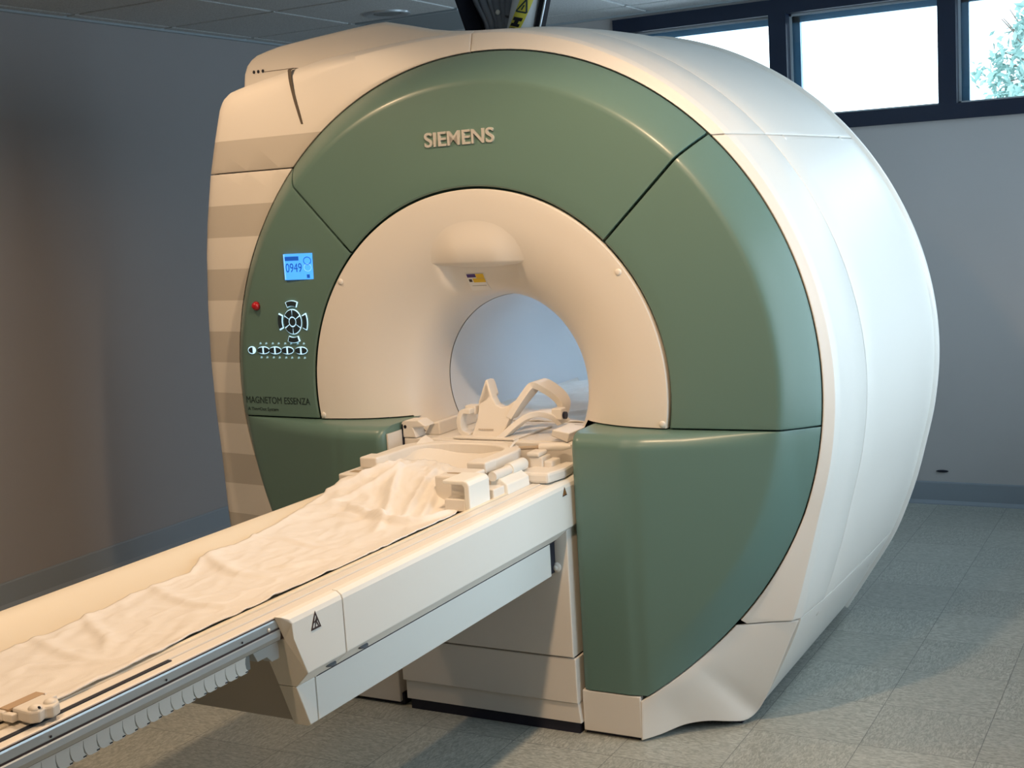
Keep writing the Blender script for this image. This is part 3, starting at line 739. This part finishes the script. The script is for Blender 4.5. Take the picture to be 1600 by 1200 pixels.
# bed board, slightly dished
TY1 = -.02; TY0 = -2.75
topc = [(-.292, .790), (-.288, .803), (-.276, .8045), (-.255, .797), (-.20, .782), (-.12, .773), (.03, .770), (.16, .775), (.22, .786), (.250, .798), (.262, .8025), (.270, .801), (.2725, .792), (.270, .765), (.24, .752), (-.26, .752), (-.29, .765)]
b = nb(); prism(b, topc, 'y', TY1, TY0); board = obj('tabletop', b, creamd, T, smooth=True)
b = nb(); prism(b, [(.2745, .745), (.2745, .7985), (.2760, .7995), (.301, .799), (.302, .797), (.302, .745)], 'y', TY1, TY0); obj('inner_rail', b, cream, T)
b = nb(); prism(b, [(.3045, .745), (.3045, .797), (.327, .7955), (.3295, .794), (.3295, .745)], 'y', TY1, TY0); obj('outer_rail', b, cream, T)
bx('rail_groove', brown, .272, .331, TY0, TY1, .742, .792, T)
b = nb(); prism(b, [(-.296, .745), (-.296, .79), (-.33+.03, .79), (-.33+.03, .745)], 'y', TY1, TY0); obj('outer_rail', b, cream, T)
bx('rail_slot', dark, .3025, .3125, TY0, -1.78, .7955, .7988, T)
# aluminium side rail beyond the chassis
ap = [(.285, .7905), (.3308, .7905), (.3320, .786), (.3322, .772), (.3305, .769), (.3305, .766), (.3330, .763), (.3335, .752), (.331, .742), (.285, .742)]
b = nb(); prism(b, ap, 'y', -1.478, TY0); rail = obj('aluminium_rail', b, alu, T, bevel=.001)
bx('aluminium_rail', alu, -.300, -.262, TY0, -1.478, .700, .748, T, bevel=.001)
for yy, r in ((-1.515, .0045), (-1.60, .0025), (-1.82, .0025), (-2.1, .0025)): dome('rail_screw', (.3335, yy, .775 if r > .004 else .776), r, silver if r > .004 else dark, rail, axis=(1, 0, 0), h=.5)
b = nb(); prism(b, [(-1.475, .741), (-1.475, .700), (-1.50, .700), (-1.515, .715), (-1.545, .715), (-1.56, .741)], 'x', .30, .322); obj('chain_bracket', b, alu, T, bevel=.001)
# drag chain links
link = None
for k in range(36):
    y0 = -1.575-k*.0315
    if link is None:
        b = nb(); q = []
        for t in range(9): a = PI*.5*t/8; q.append((-.030*math.sin(a)*1.0-.004, -.034*(1-math.cos(a))))
        P = [(.0, .0)]+[(-.036, .0)]+[(-.036-.0035*math.sin(PI*t/8), -.017-.0*t-.02+.0) for t in ()]
        P = [(.004, 0), (-.030, 0), (-.0335, -.008), (-.034, -.018), (-.031, -.028), (-.026, -.036), (-.020, -.0385), (-.002, -.0385), (.003, -.036), (-.003, -.028), (-.0045, -.018), (-.003, -.008)]
        prism(b, [(p[0], p[1]) for p in P], 'x', .312, .318)
        for v in b.verts: v.co = Vector((v.co.x, v.co.y, v.co.z))
        me = bpy.data.meshes.new('chain_link'); 
        bmesh.ops.recalc_face_normals(b, faces=b.faces); b.to_mesh(me); b.free(); me.materials.append(greytab)
        link = me
        b = nb(); box(b, .3182, .3190, -.006, .001, -.0365, -.0345); pin = bpy.data.meshes.new('link_tab'); b.to_mesh(pin); b.free(); pin.materials.append(dark)
    o = bpy.data.objects.new('chain_link', link); C.objects.link(o); o.parent = T; o.location = Vector((0, y0, .740))-T.location
    o2 = bpy.data.objects.new('link_tab', pin); C.objects.link(o2); o2.parent = o
bx('chain_core', mat('chain_core_grey', (.2, .22, .22), .6), .300, .3135, -1.57-36*.0315, -1.56, .704, .740, T)
# warning triangles
def triangle(name, x, yc, z0, h, wy, m_line, parent, fillm, axis_sign=1):
    b = nb(); t = .16
    out = [(yc-wy/2, z0), (yc+wy/2, z0), (yc, z0+h)]; cz = z0+h/3; inn = [(yc+(a-yc)*(1-2.2*t), cz+(c-cz)*(1-2.2*t)) for a, c in out]
    va = [b.verts.new((x, p[0], p[1])) for p in out]; vb = [b.verts.new((x, p[0], p[1])) for p in inn]
    for i in range(3): b.faces.new((va[i], va[(i+1) % 3], vb[(i+1) % 3], vb[i]))
    bmesh.ops.recalc_face_normals(b, faces=b.faces)
    o = obj(name, b, m_line, parent, solid=.0006)
    b = nb(); b.faces.new([b.verts.new((x-.0002, p[0], p[1])) for p in out]); 
    obj('sign_face', b, fillm, o)
    return o, inn
tri, inn = triangle('warning_sign', .3612, -1.392, .742, .040, .036, brown, T, greytab)
# small squashed-hand pictogram inside
b = nb()
for q in ([(-1.398, .747), (-1.394, .747), (-1.391, .756), (-1.392, .768), (-1.394, .760)], [(-1.391, .756), (-1.386, .747), (-1.382, .747), (-1.388, .758), (-1.386, .764), (-1.391, .768)], [(-1.399, .756), (-1.390, .760), (-1.390, .763), (-1.400, .759)]):
    b.faces.new([b.verts.new((.3616, y, z)) for y, z in q])
obj('sign_pictogram', b, brown, tri)
tri2, _ = triangle('warning_sign', .3612, -.158, .757, .027, .030, brown, T, mat('orange_label', (.55, .25, .03), .5))
b = nb(); b.faces.new([b.verts.new((.3616, y, z)) for y, z in ((-.162, .760), (-.154, .760), (-.157, .770), (-.159, .774))]); obj('sign_pictogram', b, brown, tri2)
# pedestal
b = nb(); prism(b, [(-.272, .2475), (.352, .2475), (.352, .66), (-.272, .66)], 'y', -.142, -.015); ped = obj('pedestal_upper_panel', b, cream, T, bevel=.003)
b = nb(); prism(b, [(-.280, .100), (.356, .100), (.356, .2425), (-.280, .2425)], 'y', -.138, -.015); obj('pedestal_lower_panel', b, cream, T, bevel=.003)
bx('pedestal_core', dark, -.262, .350, -.122, -.02, .036, .64, T)
b = nb(); prism(b, [(-.272, .036), (.362, .036), (.354, .099), (-.272, .099)], 'y', -.132, -.015); obj('pedestal_kick', b, cream, T, bevel=.002)
bx('pedestal_base', foot, -.262, .352, -.124, -.02, .0, .036, T)
dome('pedestal_knob', (.312, -.142, .53), .016, cream, T, h=.6)
dome('pedestal_knob_cap', (.312, -.151, .53), .008, greytab, T, h=.6)

# ------------------------------------------------------------------ sheet on the table
def board_z(x):
    return interp([(-.292, .79), (-.288, .803), (-.276, .8045), (-.255, .797), (-.20, .782), (-.12, .773), (.03, .770), (.16, .775), (.22, .786), (.250, .798), (.262, .8025), (.31, .800), (.4, .795)], x)
LE = [(-2.75, -.07), (-2.3, -.09), (-2.05, -.10), (-1.85, -.115), (-1.62, -.105), (-1.40, -.145), (-1.24, -.13), (-1.14, -.185), (-.95, -.19), (-.80, -.215), (-.65, -.225), (-.52, -.245), (-.42, -.25), (-.30, -.25), (-.25, -.22)]
RE = [(-2.75, .20), (-2.3, .215), (-2.12, .24), (-2.04, .272), (-1.9, .272), (-1.75, .268), (-1.55, .240), (-1.35, .236), (-1.16, .240), (-.95, .246), (-.75, .25), (-.62, .246), (-.50, .195), (-.42, .13), (-.33, .09), (-.25, .07)]
FOLDS = [([(-.186, -1.106), (-.094, -1.166), (-.013, -1.201), (.064, -1.195)], .011, .030), ([(.044, -1.126), (.093, -1.088), (.144, -1.025)], .006, .02),
    ([(-.176, -1.333), (-.049, -1.402), (.115, -1.441), (.192, -1.403), (.248, -1.361)], .008, .024), ([(-.16, -1.549), (-.065, -1.625), (.044, -1.686), (.094, -1.744)], .008, .022),
    ([(-.15, -1.725), (.001, -1.775), (.141, -1.807)], .007, .024), ([(.03, -1.86), (.12, -1.83), (.24, -1.76)], .006, .02), ([(-.10, -1.95), (.05, -2.02), (.16, -2.10)], .007, .022),
    ([(-.20, -.93), (-.10, -.90), (.02, -.93), (.10, -.90)], .005, .02),
    ([(-.10, -.605), (-.048, -.627), (.059, -.669), (.13, -.68), (.183, -.652), (.206, -.571)], .022, .022),
    ([(.089, -.744), (.018, -.585), (-.068, -.40), (-.108, -.30)], .016, .022), ([(.110, -.66), (.07, -.516), (.03, -.347)], .015, .018),
    ([(-.23, -.52), (-.17, -.44), (-.13, -.30)], .016, .02), ([(-.17, -.60), (-.11, -.50), (-.06, -.33)], .014, .018),
    ([(.15, -.62), (.12, -.52), (.08, -.40)], .012, .014), ([(-.22, -.64), (-.16, -.60), (-.08, -.58)], .009, .012), ([(-.20, -.70), (-.13, -.66), (-.04, -.66)], .008, .012)]
_fd = [([q.copy() for q in bez([(a, b, 0) for a, b in pts], 6)], h, wd) for pts, h, wd in FOLDS]
def fold_z(x, y):
    z = 0; p = Vector((x, y, 0))
    for pts, h, wd in _fd:
        if min((pts[0]-p).length, (pts[-1]-p).length, (pts[len(pts)//2]-p).length) > .30: continue
        best = 9; sg = 1; tt = 0; n = len(pts)-1
        for i in range(n):
            a, b_ = pts[i], pts[i+1]; e = b_-a; t = max(0, min(1, (p-a).dot(e)/e.length_squared)); d = (p-a-e*t).length
            if d < best: best = d; sg = 1 if (e.x*(p.y-a.y)-e.y*(p.x-a.x)) > 0 else -1; tt = (i+t)/n
        wv = wd if sg > 0 else wd*.45
        z += h*math.exp(-(best/wv)**2)*(math.sin(PI*min(1, max(0, .08+.84*tt)))**.6)
    return z
def sheet_z(x, y, u, v):
    z = board_z(x)+.0055
    nz = lambda sx, sy, o: noise.noise(Vector((x*sx+o, y*sy, o*.7)))
    edge = sst(min(v, 1-v)*8)
    # low long creases running obliquely
    a = (x*1.3+y*.55); 
    z += .0035*abs(nz(14, 5, 3.1))+.004*max(0, noise.noise(Vector((a*16, (x-y)*2.2, 2))))
    z += fold_z(x, y)
    z += .006*math.exp(-((v-.01)/.03)**2)*(.5+noise.noise(Vector((y*9, 1, 0))))
    # gathered heap at the head end, draped on the coil tray
    h = sst((y+.80)/.42); g = sst((y+.66)/.30)
    xc = -.06; bell = math.exp(-((x-xc)/.20)**4)
    z += .050*h*bell*(.55+.45*sst((y+.62)/.3))
    z += .030*g*bell
    cr = noise.noise(Vector((x*11+y*6, y*13-x*7, 4.2))); cr2 = noise.noise(Vector((x*24-y*9, y*20+x*16, 9.2)))
    z += h*(.006*(1-min(1, abs(cr)*3.0))+.003*(1-min(1, abs(cr2)*3.4)))*bell
    z += .003*math.sin(x*62+y*9+5*noise.noise(Vector((x*4, y*6, 0))))*sst((y+.78)/.12)*sst((-.42-y)/.15)*bell
    z += .0022*(1-min(1, abs(noise.noise(Vector((x*10+y*8, y*9-x*12, 7))))*5))+.0012*noise.noise(Vector((x*40, y*26, 3)))
    # front roll of the gathered part
    return z
b = nb(); NU, NV = 330, 80
def Psheet(i, j):
    y = -2.75+2.5*i/(NU-1); v = j/(NV-1); xl, xr = interp(LE, y), smooth_interp(RE, y)
    xl += .010*noise.noise(Vector((y*7, 3, 0))); xr += .004*noise.noise(Vector((y*9, 8, 0)))
    x = xl+(xr-xl)*v
    y2 = y+(.04*math.sin(v*PI)-.02)*sst((y+.5)/.25)
    return (x, y2, sheet_z(x, y, i/(NU-1), v))
grid(b, Psheet, NU, NV); bmesh.ops.recalc_face_normals(b, faces=b.faces)
if sum(f.normal.z for f in b.faces) < 0: bmesh.ops.reverse_faces(b, faces=b.faces)
for f in b.faces: f.smooth = True
tag(obj('bed_sheet', b, cloth, solid=.003), 'rumpled white cotton sheet spread along the patient table, bunched at the head end', 'sheet')
# strap buckle near the foot end
K = empty('strap_buckle', (.285, -2.08, .80), 'small white plastic strap buckle lying on the table edge at the foot end', 'buckle')
bm_ = lambda: nb()
bx('buckle_frame', cream, .238, .262, -2.135, -2.035, .806, .822, K, bevel=.003)
bx('buckle_frame', cream, .262, .285, -2.135, -2.122, .806, .820, K, bevel=.002)
bx('buckle_frame', cream, .262, .285, -2.048, -2.035, .806, .820, K, bevel=.002)
b = nb(); prism(b, [(.268, -2.12), (.315, -2.125), (.328, -2.112), (.322, -2.098), (.333, -2.088), (.326, -2.068), (.312, -2.058), (.268, -2.052)], 'z', .804, .826); obj('buckle_tongue', b, cream, K, bevel=.004)
dome('buckle_pin', (.312, -2.108, .826), .012, cream, K, axis=(0, 0, 1), h=.6); dome('buckle_pin', (.314, -2.078, .826), .011, cream, K, axis=(0, 0, 1), h=.6)
dome('buckle_hole', (.322, -2.108, .829), .003, black, K, axis=(.6, 0, .7), h=.4)
bx('strap', mat('tan_webbing', (.45, .33, .22), .8), .244, .266, -2.125, -2.045, .820, .824, K)

# ------------------------------------------------------------------ coil tray on the head end of the table
Y = empty('coil_tray', (-.03, -.25, .80), 'cream concave head coil tray with raised rim at the head end of the table', 'coil tray')
def ushape(cx, hw, y0, yb, n=28):
    """U plan outline (open towards -y): points from left front to right front"""
    pts = [(cx-hw, y0)]
    for k in range(n+1):
        a = PI-PI*k/n; pts.append((cx+hw*math.copysign(abs(math.cos(a))**.75, math.cos(a)), yb-hw*.62+hw*.62*abs(math.sin(a))**.9))
    pts.append((cx+hw, y0)); return pts
def urim(z0, z1, hw0, hw1, y0, yb0, yb1, cx=-.025):
    """rim wall between an outer U and an inner U"""
    b = nb(); A = ushape(cx, hw0, y0, yb0); B = ushape(cx, hw1, y0, yb1); n = len(A)
    rows = [[(p[0], p[1], z0) for p in A], [(p[0], p[1], z1) for p in A], [(p[0], p[1], z1) for p in B], [(p[0], p[1], z0) for p in B]]
    V = [[b.verts.new(p) for p in r] for r in rows]
    for k in range(4):
        for i in range(n-1): b.faces.new((V[k][i], V[k][i+1], V[(k+1) % 4][i+1], V[(k+1) % 4][i]))
    for i in (0, n-1): b.faces.new([V[k][i] for k in range(4)])
    bmesh.ops.recalc_face_normals(b, faces=b.faces); return b
obj('tray_rim', urim(.846, .882, .215, .165, -.30, .000, -.045), cream, Y, bevel=.006, segs=3, smooth=False)
obj('tray_wall', urim(.800, .850, .200, .160, -.29, -.010, -.05), cream, Y, bevel=.004)
# dished floor of the tray
b = nb(); cx = -.025
grid(b, lambda i, j: (cx-.17+.34*i/20, -.36+.33*j/12, .806+.05*abs((i-10)/10)**2.2+.045*sst((j-7)/5)), 21, 13); bmesh.ops.recalc_face_normals(b, faces=b.faces)
obj('tray_floor', smooth := b, cream, Y, solid=.006, smooth=False)
for s in (-1, 1):
    bx('rim_end', cream, cx+s*.19-.032, cx+s*.19+.032, -.335, -.27, .852, .886, Y, bevel=.005)
bx('latch_block', cream, -.283, -.205, -.40, -.22, .800, .846, Y, bevel=.005)
bx('latch_slot', mat('tan_slot', (.38, .30, .2), .7), -.262, -.225, -.37, -.34, .8455, .8468, Y)
lb = bx('latch_block', cream, .105, .205, -.47, -.35, .800, .872, Y, bevel=.005)
b = nb(); prism(b, oval(.150, -.425, .030, .008), 'z', .8715, .8728); obj('latch_slot', b, mat('tan_slot2', (.38, .30, .2), .7), lb)
# white arched handle
b = nb(); prism(b, [(.262, .792), (.262, .866), (.256, .876), (.245, .879), (.176, .879), (.176, .869), (.238, .867), (.244, .860), (.244, .792)], 'y', -.545, -.43)
obj('arched_handle', b, greytab, Y, bevel=.004)
bx('handle_inner', cream, .176, .246, -.50, -.43, .792, .868, Y, bevel=.003)
bx('handle_step', cream, .180, .246, -.545, -.43, .792, .826, Y, bevel=.003)
# rod and catch on the right side of the tray
b = nb(); tube(b, [(.232, -.36, .852), (.232, -.26, .852)], .014, 18); obj('guide_rod', b, cream, Y, smooth=True)
b = nb(); tube(b, [(.232, -.262, .852), (.232, -.17, .852), (.232, -.162, .852)], [.019, .019, .015], 18); obj('rod_cap', b, greytab, Y, smooth=True)
b = nb(); prism(b, [(.215, .795), (.215, .842), (.250, .842), (.272, .826), (.274, .795)], 'y', -.345, -.21); obj('side_catch', b, greytab, Y, bevel=.004)
bx('side_catch_step', cream, .215, .262, -.41, -.345, .795, .826, Y, bevel=.003)
bx('side_block', cream, .185, .225, -.32, -.12, .80, .835, Y, bevel=.004)

# plugs and cables on the right near the scanner
def plug(label, parts, loc):
    p = empty('coil_plug', loc, label, 'plug', 'coil plugs')
    for nm, prm in parts: bx(nm, cream, *prm, p, bevel=.005)
    return p
p1 = plug('upright cream plug standing on the right edge of the table beside the scanner', [('plug_body', (.225, .270, -.115, -.055, .800, .862)), ('plug_collar', (.218, .262, -.12, -.06, .862, .876)), ('plug_side', (.270, .300, -.11, -.05, .800, .850))], (.25, -.09, .80))
b = nb(); prism(b, [(.212, -.17), (.250, -.205), (.330, -.200), (.345, -.12), (.335, -.02), (.300, -.02), (.285, -.11), (.24, -.10)], 'z', .800, .832)
sk = tag(obj('plug_holder', b, cream, bevel=.008), 'angled cream plug holder block on the right edge of the table by the scanner', 'plug holder')
b = nb(); tube(b, bez([(.17, -.075, .878), (.21, -.065, .880), (.235, -.058, .881)]), .006, 10)
pen = tag(obj('coil_cable_plug', b, mat('tan_cable', (.42, .33, .24), .5)), 'slim cream cable plug lying behind the tray, pointing right', 'plug')
b = nb(); tube(b, [(.232, -.058, .881), (.245, -.055, .881), (.305, -.04, .882), (.330, -.035, .882)], [.010, .013, .013, .006], 14); obj('plug_tip', b, cream, pen, smooth=True)

# ------------------------------------------------------------------ neck coil with arched arms inside the bore mouth
N = empty('neck_coil', (.03, .08, .886), 'cream neck coil with two raised horns and curved arms in the bore opening', 'neck coil')
def slab(name, pts3, thick, m, bevel=.006, d=Vector((.0, 1, .0))):
    """polygon of 3D points pushed along d"""
    b = nb(); va = [b.verts.new(p) for p in pts3]; vb = [b.verts.new(Vector(p)+d*thick) for p in pts3]; n = len(pts3)
    for i in range(n): b.faces.new((va[i], va[(i+1) % n], vb[(i+1) % n], vb[i]))
    b.faces.new(va[::-1]); b.faces.new(vb); bmesh.ops.recalc_face_normals(b, faces=b.faces)
    return obj(name, b, m, N, bevel=bevel, segs=3)
def lean(x, z): return (x-.16*(z-.886), .02+.45*(z-.886), z-.004)
front = [(-.058, .886), (.052, .886), (.074, .93), (.092, .965), (.112, .995), (.118, 1.012), (.100, 1.004), (.078, .990), (.055, .985), (.036, .992), (.022, 1.012), (.010, 1.040), (.000, 1.070), (-.007, 1.066), (-.018, 1.035), (-.030, 1.0), (-.030, .975), (-.034, .95), (-.046, .915)]
slab('saddle_plate', [lean(*p) for p in front], .035, cream)
# sharp left horn running back
slab('horn', [lean(*p) for p in [(-.035, .985), (-.020, 1.03), (-.004, 1.069), (.006, 1.05), (.018, 1.018), (.0, 1.0)]], .055, cream)
# arched ribbon of the right horn
def ribbon(name, path, wfun, th, m, y0=0):
    """path in (x, y, z); ribbon spans width along +y"""
    P = bez(path, 8); b = nb(); n = len(P)
    rows = []
    for i, p in enumerate(P):
        d = (P[min(i+1, n-1)]-P[max(i-1, 0)]).normalized(); nn = d.cross(Vector((0, 1, 0))).normalized(); wv = wfun(i/(n-1))
        rows.append([p-nn*th/2, p+nn*th/2, p+nn*th/2+Vector((0, wv, 0)), p-nn*th/2+Vector((0, wv, 0))])
    V = [[b.verts.new(q) for q in r] for r in rows]
    for i in range(n-1):
        for k in range(4): b.faces.new((V[i][k], V[i][(k+1) % 4], V[i+1][(k+1) % 4], V[i+1][k]))
    b.faces.new(V[0][::-1]); b.faces.new(V[-1]); bmesh.ops.recalc_face_normals(b, faces=b.faces)
    return obj(name, b, m, N, bevel=.004, segs=2)
ribbon('arched_arm', [(.072, .048, .950), (.092, .062, .985), (.112, .078, 1.018), (.132, .092, 1.046), (.146, .10, 1.047), (.170, .118, 1.028), (.192, .138, 1.004), (.206, .15, .978), (.204, .15, .945)], lambda t: .045+.045*math.sin(PI*t), .020, cream)
ribbon('lower_arm', [(.050, .0, .888), (.072, .010, .903), (.100, .03, .930), (.132, .055, .953), (.165, .085, .957), (.198, .11, .942), (.214, .125, .918)], lambda t: .05+.02*t, .018, cream)
ribbon('lower_arm', [(-.062, .02, .892), (-.092, .02, .905), (-.098, .02, .94), (-.088, .025, .968), (-.06, .03, .970)], lambda t: .04, .016, cream)
bxn = bx('arm_clamp', cream, .192, .228, .115, .150, .935, .972, N, bevel=.004)
b = nb(); tube(b, [(.227, .132, .948), (.237, .132, .948)], .012, 14); obj('clamp_knob', b, mat('dark_blue_knob', (.01, .015, .04), .4), N, smooth=True, label='dark knob')
bx('arm_clamp', cream, -.095, -.055, .06, .10, .955, .985, N, bevel=.004)
b = nb(); prism(b, [(-.11, -.005), (.115, -.005), (.13, .24), (-.12, .24)], 'z', .886, .894); obj('coil_foot', b, cream, N, bevel=.003)
b = nb()
for k in range(9): box(b, -.030+k*.0062, -.0255+k*.0062, .0292, .0305, .9125, .9155)
obj('coil_print', b, mat('tan_print', (.50, .42, .32), .6), N)

# sheet lying on the bed inside the bore
b = nb(); nu, nv = 90, 60
def Pb(i, j):
    y = .34+.90*i/(nu-1); x = -.25+.50*j/(nv-1)
    z = .890+.085*sst((x-(-.20))/.42)*sst((y-.45)/.4)+.014*(1-abs(noise.noise(Vector((x*5+y*3, y*7-x*4, 1))))*3)*sst((y-.34)/.2)+.004*noise.noise(Vector((x*20, y*24, 3)))
    lim = ZC-math.sqrt(max(0, .285**2-x*x)); return (x, y, max(z, lim+.004, .888))
grid(b, Pb, nu, nv); bmesh.ops.recalc_face_normals(b, faces=b.faces)
if sum(f.normal.z for f in b.faces) < 0: bmesh.ops.reverse_faces(b, faces=b.faces)
for f in b.faces: f.smooth = True
tag(obj('bore_sheet', b, cloth, solid=.003), 'creased white sheet lying on the bed inside the scanner bore', 'sheet')

# ------------------------------------------------------------------ cable duct above the scanner
D = empty('cable_duct', (-.30, .90, CEIL), 'black open cable duct with grey hoses coming down from the ceiling above the scanner', 'cable duct')
b = nb(); prism(b, [(-.60, 2.60), (-.495, 2.268), (-.217, 2.24), (-.11, 2.60)], 'y', .98, .99); obj('duct_back', b, black, D)
b = nb(); prism(b, [(-.56, 2.60), (-.55, 2.60), (-.444, 2.268), (-.454, 2.268)], 'y', .86, .98); obj('duct_side', b, black, D)
b = nb(); prism(b, [(-.075, 2.60), (-.045, 2.60), (-.152, 2.24), (-.178, 2.24)], 'y', .868, .905); obj('duct_side', b, black, D)
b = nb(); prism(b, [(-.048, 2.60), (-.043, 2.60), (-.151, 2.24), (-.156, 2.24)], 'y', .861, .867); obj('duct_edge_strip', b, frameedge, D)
for k, (xt, xb, r) in enumerate(((-.485, -.395, .013), (-.45, -.375, .016), (-.41, -.352, .012), (-.375, -.335, .018), (-.335, -.318, .014), (-.30, -.30, .016))):
    b = nb(); tube(b, bez([(xt, .94, 2.60), (xt*.6+xb*.4, .93, 2.42), (xb-.006, .925, 2.32), (xb-.002, .93, 2.258)]), r, 12)
    o = obj('cable', b, steelgrey, D, smooth=True)
dome('cable_clip', (-.340, .905, 2.345), .010, silver, D, h=.6)
# the pale hose with its yellow label
hp = bez([(-.155, .90, 2.60), (-.185, .895, 2.45), (-.225, .89, 2.30), (-.250, .895, 2.222)], 10)
b = nb(); tube(b, hp, .056, 28); hose = obj('pale_hose', b, hosegrey, D, smooth=True)
def hose_pt(t, a, off):     # t along, a angle (0 = towards camera -y, + to the right)
    q = t*(len(hp)-1); i = min(int(q), len(hp)-2); p = hp[i].lerp(hp[i+1], q-i)
    d = (hp[i+1]-hp[i]).normalized(); fwd = Vector((0, -1, 0)); fwd = (fwd-d*fwd.dot(d)).normalized(); side = d.cross(fwd).normalized()
    if side.x < 0: side = -side
    return p+(fwd*math.cos(a)+side*math.sin(a))*(.056+off)
def hose_patch(name, m, t0, t1, a0, a1, off, parent, n=12, poly=None):
    b = nb(); 
    if poly: b.faces.new([b.verts.new(hose_pt(t, a, off)) for t, a in poly])
    else: grid(b, lambda i, j: hose_pt(t0+(t1-t0)*i/(n-1), a0+(a1-a0)*j/(n-1), off), n, n)
    bmesh.ops.recalc_face_normals(b, faces=b.faces); return obj(name, b, m, parent, solid=.0005)
_hp = hose_pt
def hose_pt(t, a, off): return _hp(t, .12+(a-.5)*.95+(.66-t)*2.0, off)
labh = hose_patch('yellow_label', mat('dull_yellow_label', (.55, .50, .05), .5), .30, .92, .05, .95, .001, hose, n=20)
# triangle and letters H, O printed on the label
def stroke(t0, a0, t1, a1, w=.10):
    dt, da = t1-t0, (a1-a0)*.12; L = math.hypot(dt, da); nt, na = -da/L, dt/L
    return [(t0+nt*w*.10, a0+na*w*.8), (t1+nt*w*.10, a1+na*w*.8), (t1-nt*w*.10, a1-na*w*.8), (t0-nt*w*.10, a0-na*w*.8)]
b = nb()
def addp(poly): b.faces.new([b.verts.new(hose_pt(t, a, .0050)) for t, a in poly])
for s in ((.40, .18, .62, .10), (.62, .10, .62, .82), (.62, .82, .40, .50), (.40, .50, .62, .10)):
    pass
T0 = [(.50, .50), (.60, .14), (.60, .86)]
for (p, q) in zip(T0, T0[1:]+T0[:1]): addp(stroke(*p, *q, w=.065))
addp(stroke(.545, .50, .585, .46, w=.06))
obj('label_triangle', b, ink, labh)
b = nb()
addp(stroke(.665, .18, .665, .80, w=.16)); addp(stroke(.725, .18, .725, .80, w=.16)); addp(stroke(.665, .5, .725, .5, w=.18))
for k in range(10):
    a = 2*PI*k/10; c = 2*PI*(k+1)/10
    addp(stroke(.795+.030*math.cos(a), .49+.28*math.sin(a), .795+.030*math.cos(c), .49+.28*math.sin(c), w=.13))
obj('label_letters', b, black, labh)
